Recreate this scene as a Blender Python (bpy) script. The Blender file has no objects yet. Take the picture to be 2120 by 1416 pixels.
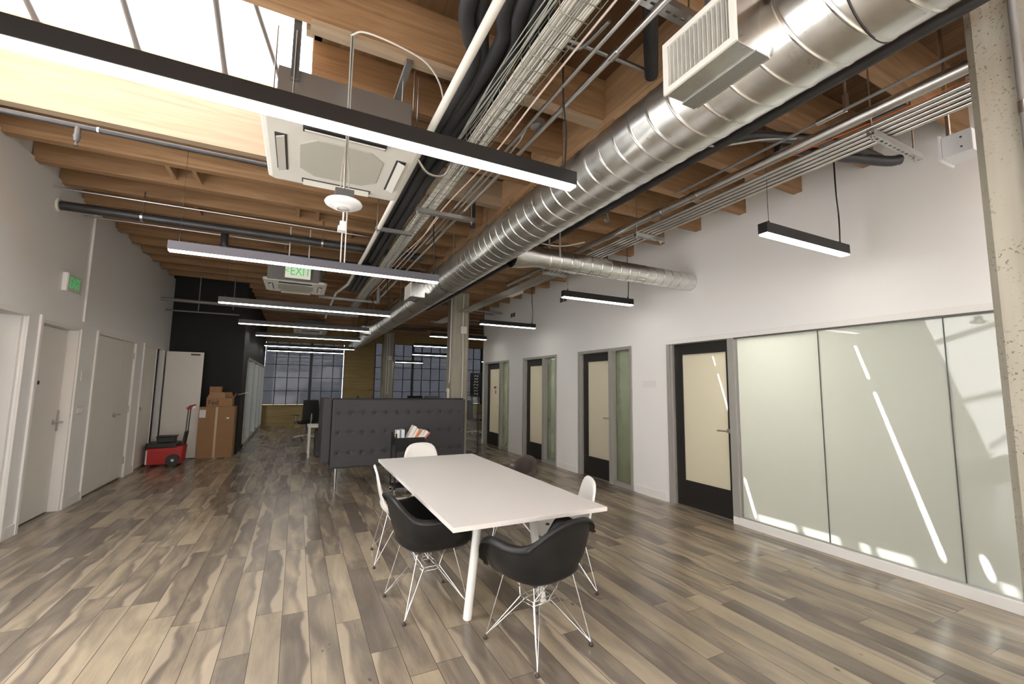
import bpy, math, random
from mathutils import Vector, Matrix
random.seed(7)
C = bpy.context.scene.collection
S = bpy.context.scene
PI = math.pi

# ------------------------------------------------------------ camera
EYE = 1.55
cam_d = bpy.data.cameras.new('camera'); cam = bpy.data.objects.new('camera', cam_d); C.objects.link(cam)
cam_d.sensor_fit = 'HORIZONTAL'; cam_d.sensor_width = 36; cam_d.lens = 36 * 893.8 / 2120
cam_d.clip_start = .05; cam_d.clip_end = 200
_p, _y, _r = .10368, -.45891, .01286
_f = Vector((-math.sin(_y) * math.cos(_p), math.cos(_y) * math.cos(_p), math.sin(_p)))
_rt = Vector((math.cos(_y), math.sin(_y), 0)); _up = _rt.cross(_f)
_r2 = _rt * math.cos(_r) + _up * math.sin(_r); _u2 = -_rt * math.sin(_r) + _up * math.cos(_r)
m = Matrix((_r2, _u2, -_f)).transposed().to_4x4(); m.translation = (0, 0, EYE)
cam.matrix_world = m
S.camera = cam

# ------------------------------------------------------------ world, sun, exposure
S.view_settings.view_transform = 'Standard'; S.view_settings.look = 'None'
S.view_settings.gamma = 1; S.view_settings.use_curve_mapping = False
S.view_settings.exposure = 0.94
W = bpy.data.worlds.new('world'); S.world = W; W.use_nodes = True
W.node_tree.nodes['Background'].inputs[0].default_value = (.84, .92, 1.0, 1)
W.node_tree.nodes['Background'].inputs[1].default_value = 3.4
sun_d = bpy.data.lights.new('sun', 'SUN'); sun = bpy.data.objects.new('sun', sun_d); C.objects.link(sun)
sun_d.energy = 34; sun_d.angle = .014; sun_d.color = (1, .97, .92)
sun.rotation_euler = Vector((-.55, -.29, -1)).to_track_quat('-Z', 'Y').to_euler()
LAMP = 7.2          # strength of the linear pendant diffusers
OFFICE = 24.0

# ------------------------------------------------------------ material helpers
class N:
    def __init__(s, name):
        s.m = bpy.data.materials.new(name); s.m.use_nodes = True
        s.t = s.m.node_tree; s.n = s.t.nodes; s.b = s.n['Principled BSDF']; s.out = s.n['Material Output']
    def node(s, k, **kw):
        x = s.n.new(k)
        for a, v in kw.items(): setattr(x, a, v)
        return x
    def put(s, sock, v):
        if v is None: return
        if isinstance(v, bpy.types.NodeSocket): s.t.links.new(v, sock)
        elif isinstance(v, (tuple, list)) and len(v) == 3 and sock.type == 'RGBA': sock.default_value = (*v, 1)
        else: sock.default_value = v
    def math(s, op, a, b=None, c=None, clamp=False):
        x = s.node('ShaderNodeMath', operation=op, use_clamp=clamp)
        s.put(x.inputs[0], a); s.put(x.inputs[1], b)
        if c is not None: s.put(x.inputs[2], c)
        return x.outputs[0]
    def pos(s):
        return s.node('ShaderNodeNewGeometry').outputs['Position']
    def obj(s):
        return s.node('ShaderNodeTexCoord').outputs['Object']
    def map(s, v, scale=(1, 1, 1), loc=(0, 0, 0)):
        x = s.node('ShaderNodeMapping'); s.put(x.inputs[0], v)
        x.inputs[3].default_value = scale; s.put(x.inputs[1], loc); return x.outputs[0]
    def noise(s, v, scale=5, detail=3, rough=.5, dist=0):
        x = s.node('ShaderNodeTexNoise'); s.put(x.inputs['Vector'], v)
        x.inputs['Scale'].default_value = scale; x.inputs['Detail'].default_value = detail
        x.inputs['Roughness'].default_value = rough; x.inputs['Distortion'].default_value = dist
        return x.outputs[0]
    def ramp(s, f, stops):
        x = s.node('ShaderNodeValToRGB'); s.put(x.inputs[0], f); e = x.color_ramp.elements
        while len(e) < len(stops): e.new(.5)
        for i, (p, c) in enumerate(stops):
            e[i].position = p; e[i].color = (*c, 1) if not isinstance(c, (int, float)) else (c, c, c, 1)
        return x.outputs[0]
    def mix(s, f, a, b, mode='MIX'):
        x = s.node('ShaderNodeMix', data_type='RGBA', blend_type=mode)
        s.put(x.inputs[0], f); s.put(x.inputs[6], a); s.put(x.inputs[7], b); return x.outputs[2]
    def sstep(s, v, lo, hi):
        x = s.node('ShaderNodeMapRange', interpolation_type='SMOOTHSTEP'); s.put(x.inputs[0], v)
        s.put(x.inputs[1], lo); s.put(x.inputs[2], hi); return x.outputs[0]
    def bump(s, h, strength=.2, dist=.01):
        x = s.node('ShaderNodeBump'); x.inputs['Strength'].default_value = strength
        x.inputs['Distance'].default_value = dist; s.put(x.inputs['Height'], h)
        s.t.links.new(x.outputs[0], s.b.inputs['Normal'])
    def set(s, col=None, rough=None, metal=None, spec=None, **kw):
        if col is not None: s.put(s.b.inputs['Base Color'], col)
        if rough is not None: s.put(s.b.inputs['Roughness'], rough)
        if metal is not None: s.put(s.b.inputs['Metallic'], metal)
        if spec is not None: s.put(s.b.inputs['Specular IOR Level'], spec)
        return s.m

def plain(name, col, rough=.5, metal=0, spec=.5, nz=.04, sc=8):
    k = N(name); f = k.noise(k.obj(), sc, 3)
    c = k.mix(f, tuple(max(0, x * (1 - nz)) for x in col), tuple(min(1, x * (1 + nz)) for x in col))
    return k.set(c, rough, metal, spec)

def metal(name, v, rough):
    k = N(name); f = k.noise(k.obj(), 3, 2)
    return k.set(k.mix(f, (v * .92, v * .93, v * .92), (v * 1.05, v * 1.05, v * 1.03)), rough, 1.0, .5)
def emit(name, col, st):
    k = N(name); k.set(col, .4)
    k.put(k.b.inputs['Emission Color'], col); k.b.inputs['Emission Strength'].default_value = st
    return k.m

# ------------------------------------------------------------ materials
def floor_mat():
    k = N('plank_floor'); P = k.pos(); sp = k.node('ShaderNodeSeparateXYZ'); k.put(sp.inputs[0], P)
    x, y = sp.outputs[0], sp.outputs[1]
    u = k.math('DIVIDE', x, .158); xi = k.math('FLOOR', u); fu = k.math('FRACT', u)
    wn = k.node('ShaderNodeTexWhiteNoise', noise_dimensions='1D'); k.put(wn.inputs['W'], xi)
    v = k.math('ADD', k.math('DIVIDE', y, 1.25), k.math('MULTIPLY', wn.outputs['Value'], 7.3))
    yi = k.math('FLOOR', v); fv = k.math('FRACT', v)
    cb = k.node('ShaderNodeCombineXYZ'); k.put(cb.inputs[0], xi); k.put(cb.inputs[1], yi)
    w2 = k.node('ShaderNodeTexWhiteNoise', noise_dimensions='2D'); k.put(w2.inputs['Vector'], cb.outputs[0])
    idv = w2.outputs['Value']; sc = k.node('ShaderNodeSeparateColor'); k.put(sc.inputs[0], w2.outputs['Color'])
    off = k.node('ShaderNodeVectorMath', operation='SCALE'); k.put(off.inputs[0], w2.outputs['Color']); off.inputs['Scale'].default_value = 30
    add = k.node('ShaderNodeVectorMath', operation='ADD'); k.put(add.inputs[0], P); k.put(add.inputs[1], off.outputs[0])
    A = add.outputs[0]
    blot = k.noise(k.map(A, (5, 1.1, 1)), 1.3, 3, .5, .6)
    grain = k.noise(k.map(A, (60, 3.0, 1)), 2.2, 4, .6, .4)
    fine = k.noise(k.map(A, (220, 14, 1)), 2, 2)
    t = k.math('ADD', k.math('MULTIPLY', idv, .62), k.math('MULTIPLY', k.math('SUBTRACT', blot, .5), 1.55), clamp=False)
    t = k.math('ADD', t, k.math('ADD', k.math('MULTIPLY', k.math('SUBTRACT', grain, .5), .30), .14), clamp=True)
    base = k.ramp(t, [(0, (.135, .110, .088)), (.32, (.205, .168, .130)), (.55, (.305, .248, .180)), (.8, (.410, .335, .235)), (1, (.47, .385, .27))])
    # pale sapwood running along one side of some planks
    wob = k.noise(k.map(A, (2, 1.7, 1)), 1.2, 2.5, .45)
    thr = k.math('MULTIPLY', k.math('SUBTRACT', wob, .33), 1.35)
    on = k.math('GREATER_THAN', sc.outputs[1], .50)
    side = k.math('GREATER_THAN', sc.outputs[2], .5)
    fs = k.math('ABSOLUTE', k.math('SUBTRACT', side, fu))
    d = k.math('SUBTRACT', k.math('MULTIPLY', thr, on), fs)
    sap = k.sstep(d, -.03, .14)
    base = k.mix(k.math('MULTIPLY', sap, .72), base, (.47, .385, .285))
    # darker band next to it
    dk = k.math('MULTIPLY', k.math('MULTIPLY', k.sstep(d, -.30, -.04), k.math('SUBTRACT', 1, sap)), on)
    base = k.mix(k.math('MULTIPLY', dk, .40), base, (.12, .098, .083))
    kn = k.sstep(k.noise(k.map(A, (14, 6, 1)), 1.4, 1), .77, .82)
    base = k.mix(k.math('MULTIPLY', kn, .7), base, (.07, .055, .045))
    base = k.mix(k.math('MULTIPLY', fine, .16), base, (.2, .17, .14))
    e = k.math('MINIMUM', fu, k.math('SUBTRACT', 1, fu))
    e2 = k.math('MULTIPLY', k.math('MINIMUM', fv, k.math('SUBTRACT', 1, fv)), 7.9)
    gap = k.sstep(k.math('MINIMUM', e, e2), .004, .016)
    base = k.mix(gap, (.055, .045, .037), base)
    k.bump(k.math('ADD', k.math('MULTIPLY', gap, .6), k.math('MULTIPLY', grain, .25)), .18, .002)
    return k.set(base, k.math('ADD', .16, k.math('MULTIPLY', grain, .14)), 0, .5)

def wood_mat(name, axis, dark, mid, light, rough=.6):
    k = N(name); P = k.obj()
    s1 = {'x': (.55, 9, 9), 'y': (9, .55, 9), 'z': (9, 9, .55)}[axis]; s2 = {'x': (2, 60, 60), 'y': (60, 2, 60), 'z': (60, 60, 2)}[axis]
    ob = k.node('ShaderNodeObjectInfo')
    cmb = k.node('ShaderNodeCombineXYZ'); r = k.math('MULTIPLY', ob.outputs['Random'], 40)
    for i in range(3): k.put(cmb.inputs[i], r)
    g = k.noise(k.map(P, s1, cmb.outputs[0]), 1.2, 4, .6, 1.2); f = k.noise(k.map(P, s2, cmb.outputs[0]), 1.5, 3)
    t = k.math('ADD', k.math('MULTIPLY', g, .75), k.math('MULTIPLY', f, .25))
    c = k.ramp(t, [(.30, dark), (.50, mid), (.68, light)])
    kn = k.sstep(k.noise(k.map(P, (1.6, 5, 5) if axis == 'x' else (5, 1.6, 5), cmb.outputs[0]), 1.3, 1), .74, .79)
    c = k.mix(k.math('MULTIPLY', kn, .5), c, tuple(v * .45 for v in dark))
    k.bump(f, .12, .003)
    return k.set(c, rough, 0, .3)

def concrete_mat():
    k = N('board_formed_concrete'); P = k.pos()
    a = k.noise(k.map(P, (1, 1, .5)), 2.2, 4); b = k.noise(k.map(P, (9, 9, .5)), 2.0, 3)
    c = k.ramp(k.math('ADD', k.math('MULTIPLY', a, .6), k.math('MULTIPLY', b, .4)), [(.3, (.29, .27, .215)), (.5, (.38, .355, .295)), (.72, (.46, .44, .37))])
    n = k.noise(P, 60, 3, .65); zone = k.noise(P, 3.4, 2)
    pit = k.math('MULTIPLY', k.sstep(n, .60, .66), k.sstep(zone, .40, .56))
    c = k.mix(k.math('MULTIPLY', pit, .72), c, (.13, .115, .09))
    vo = k.node('ShaderNodeTexVoronoi'); k.put(vo.inputs['Vector'], P); vo.inputs['Scale'].default_value = 19
    ag = k.math('MULTIPLY', k.math('SUBTRACT', 1, k.sstep(vo.outputs['Distance'], .12, .25)), k.sstep(k.noise(P, 5.5, 2), .56, .62))
    c = k.mix(k.math('MULTIPLY', ag, .55), c, (.26, .20, .14))
    k.bump(k.math('SUBTRACT', k.math('MULTIPLY', b, .3), pit), .5, .006)
    return k.set(c, .85, 0, .25)

def galv_mat(name='galvanised_sheet', base=.74, rough=.27):
    k = N(name); P = k.obj()
    s = k.math('ADD', k.math('MULTIPLY', k.noise(P, 26, 2), .25), k.math('MULTIPLY', k.noise(k.map(P, (1, 3, 1)), 2.3, 3), .75))
    c = k.ramp(s, [(.2, (base * .72, base * .74, base * .74)), (.75, (base * 1.12, base * 1.13, base * 1.1))])
    return k.set(c, k.math('ADD', rough - .05, k.math('MULTIPLY', s, .14)), 1.0, .5)

def wall_mat(name, col):
    k = N(name); P = k.pos(); n = k.noise(P, 2, 3); f = k.noise(P, 140, 2)
    c = k.mix(n, tuple(v * .975 for v in col), col); k.bump(f, .06, .002)
    return k.set(c, .62, 0, .3)

def frosted(name, tint, tr, clear):
    k = N(name); n = k.n
    for x in (k.b,): n.remove(x)
    lw = k.node('ShaderNodeFresnel'); lw.inputs[0].default_value = 1.62
    tl = k.node('ShaderNodeBsdfTranslucent'); k.put(tl.inputs[0], tint)
    df = k.node('ShaderNodeBsdfDiffuse'); k.put(df.inputs[0], tint)
    tp = k.node('ShaderNodeBsdfTransparent'); k.put(tp.inputs[0], (.93, .98, .95))
    gl = k.node('ShaderNodeBsdfGlossy'); gl.inputs['Roughness'].default_value = .012
    m1 = k.node('ShaderNodeMixShader'); k.put(m1.inputs[0], 1 - tr); k.put(m1.inputs[1], tl.outputs[0]); k.put(m1.inputs[2], df.outputs[0])
    cl = k.math('MULTIPLY', k.noise(k.pos(), 1.1, 2), clear * 2)
    m2 = k.node('ShaderNodeMixShader'); k.put(m2.inputs[0], cl); k.put(m2.inputs[1], m1.outputs[0]); k.put(m2.inputs[2], tp.outputs[0])
    m3 = k.node('ShaderNodeMixShader'); k.put(m3.inputs[0], lw.outputs[0]); k.put(m3.inputs[1], m2.outputs[0]); k.put(m3.inputs[2], gl.outputs[0])
    k.put(k.out.inputs[0], m3.outputs[0]); return k.m

def clear_glass(name, tint=(.95, .97, .96), refl=.06, haze=0.0, hz=(.7, .7, .7)):
    k = N(name); k.n.remove(k.b)
    tp = k.node('ShaderNodeBsdfTransparent'); k.put(tp.inputs[0], tint)
    gl = k.node('ShaderNodeBsdfGlossy'); gl.inputs['Roughness'].default_value = .02
    m1 = k.node('ShaderNodeMixShader'); m1.inputs[0].default_value = refl; k.put(m1.inputs[1], tp.outputs[0]); k.put(m1.inputs[2], gl.outputs[0])
    o = m1
    if haze:
        tl = k.node('ShaderNodeBsdfTranslucent'); k.put(tl.inputs[0], hz)
        m2 = k.node('ShaderNodeMixShader'); k.put(m2.inputs[0], k.math('MULTIPLY', k.noise(k.pos(), .9, 3), haze * 2)); k.put(m2.inputs[1], m1.outputs[0]); k.put(m2.inputs[2], tl.outputs[0]); o = m2
    k.put(k.out.inputs[0], o.outputs[0]); return k.m

M = {}
M['floor'] = floor_mat()
M['wall'] = wall_mat('white_paint', (.86, .86, .855))
M['trim'] = wall_mat('trim_paint', (.84, .83, .81))
M['leaf'] = wall_mat('door_paint', (.80, .77, .72))
M['black_wall'] = wall_mat('black_paint', (.012, .0125, .013))
M['fir_x'] = wood_mat('fir_joist', 'x', (.22, .122, .060), (.34, .198, .100), (.44, .275, .150))
M['fir_y'] = wood_mat('fir_blocking', 'y', (.29, .17, .085), (.43, .27, .145), (.53, .35, .205))
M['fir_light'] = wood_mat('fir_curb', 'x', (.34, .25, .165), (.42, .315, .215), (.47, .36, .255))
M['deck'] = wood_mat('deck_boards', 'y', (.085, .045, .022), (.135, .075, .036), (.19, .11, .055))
M['ply'] = wood_mat('plywood', 'x', (.22, .15, .055), (.30, .21, .085), (.37, .27, .12))
M['concrete'] = concrete_mat()
M['galv'] = galv_mat()
M['emt'] = metal('conduit_steel', .70, .28)
M['zinc'] = metal('zinc_strut', .45, .42)
M['alu'] = plain('brushed_aluminium', (.50, .50, .48), .42, .85)
M['frame_alu'] = plain('door_frame_aluminium', (.42, .41, .385), .5, .35)
M['chrome'] = plain('chrome', (.83, .83, .83), .12, 1)
M['steel'] = plain('satin_steel', (.55, .54, .52), .3, 1)
M['iron'] = plain('black_iron_pipe', (.045, .045, .048), .36, .2, nz=.4)
M['grey_paint'] = plain('grey_painted_pipe', (.23, .225, .22), .45, .1)
M['foam'] = plain('pipe_insulation_foam', (.028, .029, .031), .62, 0, .4, .25)
M['foam_wrap'] = plain('black_film_wrap', (.015, .015, .016), .32, 0, .6, .4)
M['pvc'] = plain('white_pvc', (.83, .81, .75), .35)
M['cable_w'] = plain('white_cable', (.74, .73, .69), .45)
M['cable_g'] = plain('grey_cable', (.42, .43, .40), .5)
M['cable_pink'] = plain('cream_cable', (.76, .66, .60), .45)
M['cord'] = plain('black_cord', (.012, .012, .012), .5)
M['orange'] = plain('orange_cable', (.75, .16, .03), .5)
M['wire'] = plain('tray_wire', (.36, .36, .30), .35, .8)
M['lamp_black'] = plain('black_anodised', (.011, .011, .012), .42, 0, .4)
M['lamp_grey'] = plain('grey_anodised', (.105, .105, .125), .40, .2, .5)
M['lamp_mid'] = plain('dark_grey_anodised', (.050, .050, .052), .40, .2, .5)
M['diffuser'] = emit('lit_diffuser', (1, .95, .85), LAMP)
M['office_lamp'] = emit('office_diffuser', (1, .92, .78), OFFICE)
M['hall_fill_lamp'] = emit('hall_fill_diffuser', (1, .95, .88), 9.0)
M['ac'] = plain('ac_plastic', (.76, .75, .70), .4)
M['ac_grille'] = plain('ac_grille', (.50, .49, .43), .6)
M['ac_dark'] = plain('ac_slot', (.05, .05, .048), .6)
M['ap'] = plain('white_plastic', (.82, .83, .86), .3)
M['plate'] = plain('switch_plate', (.78, .75, .70), .4)
M['dark_grey'] = plain('dark_grey_metal', (.10, .10, .10), .45, .3)
M['register'] = plain('register_enamel', (.74, .73, .69), .35)
M['exit_green'] = emit('exit_green', (.02, .42, .10), .35)
M['exit_white'] = plain('exit_face', (.80, .84, .76), .3)
M['exit_tint'] = plain('exit_tinted_face', (.62, .70, .58), .3)
M['acrylic'] = clear_glass('exit_acrylic', (.85, .9, .87), .1)
M['door_black'] = plain('black_door_paint', (.016, .015, .014), .42)
M['frost'] = frosted('frosted_glass', (.85, .885, .85), .80, .0)
M['frost_warm'] = frosted('frosted_door_glass', (.86, .80, .66), .70, .0)
M['clear'] = clear_glass('clear_glass')
M['sidelight'] = clear_glass('sidelight_glass', (.75, .82, .76), .08, .35, (.6, .62, .5))
M['sky_glass'] = clear_glass('skylight_glass', (.97, .98, 1.0), .03, .06, (.9, .9, .9))
M['shade'] = clear_glass('solar_shade', (.135, .130, .138), .02, .05, (.13, .115, .11))
M['mull'] = plain('window_steel', (.025, .027, .032), .5, .2)
M['sky_bar'] = plain('skylight_bar', (.16, .165, .17), .4, .3)
M['black_shell'] = plain('black_moulded_plastic', (.010, .010, .0105), .42, 0, .4, .1)
M['brown_shell'] = plain('dark_brown_moulded_plastic', (.045, .032, .027), .34, 0, .5, .1)
M['white_shell'] = plain('white_moulded_plastic', (.84, .83, .80), .3, 0, .5, .01)
M['table'] = plain('white_laminate', (.72, .69, .665), .38, 0, .5, .01)
M['table_edge'] = plain('table_edge', (.74, .72, .70), .4)
M['white_metal'] = plain('white_powdercoat', (.80, .80, .78), .35)
M['rubber'] = plain('brown_glide', (.035, .022, .015), .4)
M['felt'] = plain('grey_felt', (.070, .070, .075), .92, 0, .15, .12, 60)
M['felt_dark'] = plain('dark_seam_felt', (.04, .04, .042), .92, 0, .15)
M['card'] = plain('cardboard', (.34, .20, .105), .75, 0, .2, .06)
M['card_in'] = plain('cardboard_flap', (.42, .25, .14), .75, 0, .2, .06)
M['tape'] = plain('packing_tape', (.50, .36, .22), .25)
M['paper'] = plain('paper', (.80, .79, .76), .6)
M['purple'] = plain('purple_print', (.075, .03, .05), .6)
M['orange_print'] = plain('faded_print', (.50, .20, .05), .6)
M['red'] = plain('red_plastic', (.48, .022, .022), .4, 0, .5)
M['black_pl'] = plain('black_plastic', (.02, .02, .021), .45)
M['mesh_black'] = plain('black_mesh_fabric', (.012, .012, .013), .8)
M['screen'] = plain('monitor_screen', (.01, .01, .012), .2)
M['shelf_wood'] = plain('walnut_shelf', (.16, .085, .045), .5, nz=.2)
M['sign_red'] = plain('brown_red_print', (.30, .07, .04), .6)
M['plaque'] = plain('pale_plaque', (.80, .78, .775), .5)

# ------------------------------------------------------------ mesh builder
class MB:
    def __init__(s): s.v = []; s.f = []; s.mi = []; s.sm = []
    def add(s, vs, fs, mi=0, smooth=False):
        o = len(s.v); s.v += [tuple(v) for v in vs]
        for f in fs: s.f.append(tuple(i + o for i in f)); s.mi.append(mi); s.sm.append(smooth)
        return s
    def box(s, x0, x1, y0, y1, z0, z1, mi=0):
        vs = [(x, y, z) for z in (z0, z1) for y in (y0, y1) for x in (x0, x1)]
        return s.add(vs, [(0, 2, 3, 1), (4, 5, 7, 6), (0, 1, 5, 4), (2, 6, 7, 3), (0, 4, 6, 2), (1, 3, 7, 5)], mi)
    def cyl(s, p, q, r, n=12, r2=None, mi=0, caps=True):
        p = Vector(p); q = Vector(q); d = (q - p).normalized(); a = d.orthogonal().normalized(); b = d.cross(a)
        r2 = r if r2 is None else r2
        vs = [p + (a * math.cos(t) + b * math.sin(t)) * r for t in [2 * PI * i / n for i in range(n)]] + \
             [q + (a * math.cos(t) + b * math.sin(t)) * r2 for t in [2 * PI * i / n for i in range(n)]]
        s.add(vs, [(i, (i + 1) % n, n + (i + 1) % n, n + i) for i in range(n)], mi, True)
        if caps: s.add(vs[:n], [tuple(range(n))[::-1]], mi); s.add(vs[n:], [tuple(range(n))], mi)
        return s
    def tube(s, pts, r, n=8, mi=0):
        P = [Vector(p) for p in pts]; k = len(P); T = []
        for i in range(k): T.append((P[min(i + 1, k - 1)] - P[max(i - 1, 0)]).normalized())
        a = T[0].orthogonal().normalized(); vs = []
        for i in range(k):
            a = (a - T[i] * a.dot(T[i])).normalized(); b = T[i].cross(a)
            rr = r[i] if isinstance(r, (list, tuple)) else r
            vs += [P[i] + (a * math.cos(2 * PI * j / n) + b * math.sin(2 * PI * j / n)) * rr for j in range(n)]
        fs = [(i * n + j, i * n + (j + 1) % n, (i + 1) * n + (j + 1) % n, (i + 1) * n + j) for i in range(k - 1) for j in range(n)]
        s.add(vs, fs, mi, True); s.add(vs[:n], [tuple(range(n))[::-1]], mi); s.add(vs[-n:], [tuple(range(n))], mi)
        return s
    def lathe(s, prof, c=(0, 0, 0), n=24, mi=0, smooth=True):
        vs = [(c[0] + r * math.cos(2 * PI * j / n), c[1] + r * math.sin(2 * PI * j / n), c[2] + z) for r, z in prof for j in range(n)]
        k = len(prof)
        s.add(vs, [(i * n + j, i * n + (j + 1) % n, (i + 1) * n + (j + 1) % n, (i + 1) * n + j) for i in range(k - 1) for j in range(n)], mi, smooth)
        return s
    def build(s, name, mats, parent=None, bevel=0, label=None, seg=2):
        mats = mats if isinstance(mats, (list, tuple)) else [mats]
        xs, ys, zs = zip(*s.v)
        c = Vector(((min(xs) + max(xs)) / 2, (min(ys) + max(ys)) / 2, min(zs)))
        me = bpy.data.meshes.new(name)
        me.from_pydata([tuple(Vector(v) - c) for v in s.v], [], s.f)
        for mt in mats: me.materials.append(M[mt] if isinstance(mt, str) else mt)
        me.polygons.foreach_set('material_index', s.mi); me.polygons.foreach_set('use_smooth', s.sm); me.update()
        o = bpy.data.objects.new(name, me); C.objects.link(o)
        o.location = c - (WP(parent) if parent else Vector())
        if parent: o.parent = parent
        if bevel:
            b = o.modifiers.new('bevel', 'BEVEL'); b.width = bevel; b.segments = seg; b.limit_method = 'ANGLE'
        if label: o['label'] = label
        return o

def WP(o):
    v = Vector()
    while o: v += o.location; o = o.parent
    return v
def tag(o, label, cat=None, group=None, kind=None):
    o['label'] = label
    if cat: o['category'] = cat
    if group: o['group'] = group
    if kind: o['kind'] = kind
    return o
def thing(name, label, cat, loc=(0, 0, 0), group=None, kind=None):
    o = bpy.data.objects.new(name, None); C.objects.link(o); o.location = loc; o.empty_display_size = .1
    return tag(o, label, cat, group, kind)
def struct(name, mb, mat, label=None, cat=None, bevel=0):
    o = mb.build(name, mat, bevel=bevel); o['kind'] = 'structure'
    if label: o['label'] = label
    if cat: o['category'] = cat
    return o
def B(*a): return MB().box(*a)
def T(p, q, r, n=12): return MB().cyl(p, q, r, n)
def copy_tree(o, parent=None):
    c = o.copy(); C.objects.link(c)
    if parent: c.parent = parent
    for ch in list(o.children): copy_tree(ch, c)
    return c
def text(body, size, mat, parent, matrix, name='lettering', extrude=.001):
    cu = bpy.data.curves.new(name, 'FONT'); cu.body = body; cu.size = size; cu.extrude = extrude
    cu.align_x = 'CENTER'; cu.align_y = 'CENTER'
    t = bpy.data.objects.new(name, cu); C.objects.link(t)
    dg = bpy.context.evaluated_depsgraph_get(); me = bpy.data.meshes.new_from_object(t.evaluated_get(dg))
    bpy.data.objects.remove(t); me.transform(matrix)
    me.materials.clear(); me.materials.append(M[mat])
    o = bpy.data.objects.new(name, me); C.objects.link(o); o.parent = parent
    return o
def smooth_path(pts, n=8):
    P = [Vector(p) for p in pts]; P = [P[0] * 2 - P[1]] + P + [P[-1] * 2 - P[-2]]; out = []
    for i in range(1, len(P) - 2):
        a, b, c, d = P[i - 1:i + 3]
        for k in range(n):
            t = k / n
            out.append(.5 * (2 * b + (c - a) * t + (2 * a - 5 * b + 4 * c - d) * t * t + (3 * b - a - 3 * c + d) * t ** 3))
    out.append(P[-2]); return out

XL, XR = -2.48, 4.68

# ============================================================ SETTING
struct('floor', B(-6, 9.5, -3.2, 19, -.05, 0), 'floor', 'wood plank floor running the length of the office', 'floor')

# right wall with its openings
wr = MB(); TH = .14; ZT = 4.1
doors_r = [(5.22, 6.66), (7.41, 8.85), (9.59, 11.13)]
HEAD = 2.215
segs = [(-3.2, -1.6), (4.50, 5.22), (6.66, 7.41), (8.85, 9.59), (11.13, 11.30)]
for a, b in segs: wr.box(XR, XR + TH, a, b, 0, HEAD)
wr.box(XR, XR + TH, -3.2, 11.30, HEAD, ZT)
struct('wall_right', wr, 'wall', 'tall white wall with the black framed office doors', 'wall')
# left wall, openings for the doorway, door with recess, closets and the open doorway
wl = MB(); L0 = XL - .16
for a, b in [(-3.2, 4.95), (6.03, 6.32), (7.24, 7.78), (9.33, 9.80), (10.62, 10.66), (11.06, 11.45)]: wl.box(L0, XL, a, b, 0, 2.2)
wl.box(L0, XL, -3.2, 11.45, 2.2, 3.78)
wl.box(L0 - .02, XL - .03, -3.2, 11.45, 3.78, ZT)
struct('wall_left', wl, 'wall', 'white wall with plain doors and closets on the left', 'wall')
# black end wall and the dark wall running back from it
struct('wall_black', B(XL - .16, -1.12, 11.45, 11.60, 0, ZT), 'black_wall', 'black painted wall behind the cardboard boxes', 'wall')
wb = MB(); wb.box(-1.27, -1.12, 11.6, 12.4, 0, ZT); wb.box(-1.27, -1.12, 12.4, 18.3, 2.2, ZT); wb.box(-1.27, -1.12, 18.3, 18.5, 0, ZT)
struct('wall_inner', wb, 'black_wall', 'dark wall above the glazed partition at the back left', 'wall')
struct('wall_behind', B(-6, 9, -3.35, -3.2, 0, ZT), 'wall', 'white wall behind the viewpoint', 'wall')
# far window wall
wf = MB(); Y1 = 18.5
wf.box(-6, 9.2, Y1, Y1 + .25, 0, .77); wf.box(-6, -1.15, Y1, Y1 + .25, .77, ZT); wf.box(1.65, 2.82, Y1, Y1 + .25, .77, ZT)
wf.box(-1.15, 1.65, Y1, Y1 + .25, 3.15, ZT); wf.box(2.82, 9.2, Y1, Y1 + .25, 3.3, ZT)
struct('wall_back', wf, 'ply', 'ochre brown panelled wall around the far windows', 'wall')
struct('wall_far_right', B(9.2, 9.35, 11.3, 18.7, 0, ZT), 'wall', 'side wall of the far work area', 'wall')
struct('wall_office_end', B(XR + TH, 9.3, 11.16, 11.30, 0, ZT), 'wall', 'return wall where the office row ends', 'wall')

# ceiling: deck, joists, blocking, all one structure
ceil = MB()
ceil.box(XL - .2, XR + .12, -3.3, -2.9, 4.08, 4.13); ceil.box(2.1, 2.35, -2.9, .5, 4.08, 4.13); ceil.box(XL - .2, -2.2, -2.9, -.4, 4.08, 4.13); ceil.box(4.5, XR + .12, -2.9, .5, 4.08, 4.13); ceil.box(XL - .2, 2.1, -.4, .5, 4.08, 4.13); ceil.box(XL - .2, XR + .12, .5, 2.70, 4.08, 4.13); ceil.box(XL - .2, XR + .12, 4.72, 18.7, 4.08, 4.13)
ceil.box(-.03, XR + .12, 2.70, 4.72, 4.08, 4.13); ceil.box(XR + .12, 9.3, 11.2, 18.7, 4.08, 4.13)
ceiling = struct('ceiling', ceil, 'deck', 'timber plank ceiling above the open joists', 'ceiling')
JL = [-2.9 + .57 * i for i in range(9)] + [2.74, 3.36, 3.98, 4.73]
JL = [y for y in JL if y < 2.5] + [2.70, 3.34, 3.96, 4.70] + [5.30 + .56 * i for i in range(24)]
GX0, GX1 = 2.15, 2.28
for y in JL:
    x0 = XL - .02 if y < 11.4 else -1.1
    if 2.8 < y < 4.5: x0 = -.03
    w = .045
    b = MB().box(x0, GX1, y - w, y + w, 3.75, 4.08)
    b.build('joist', 'fir_light' if y == 4.70 else 'fir_x', ceiling)
for y in [-2.5 + .64 * i for i in range(33)]:
    x1 = XR + .01 if y < 11.3 else 9.2
    b = MB().box(GX0, x1, y - .045, y + .045, 3.65, 4.08); b.build('joist', 'fir_x', ceiling)
# ledger strip along the foot of the skylight header joist
MB().box(-.05, GX0, 2.69, 2.78, 3.715, 3.752).build('ledger', 'fir_light', ceiling)
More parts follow.
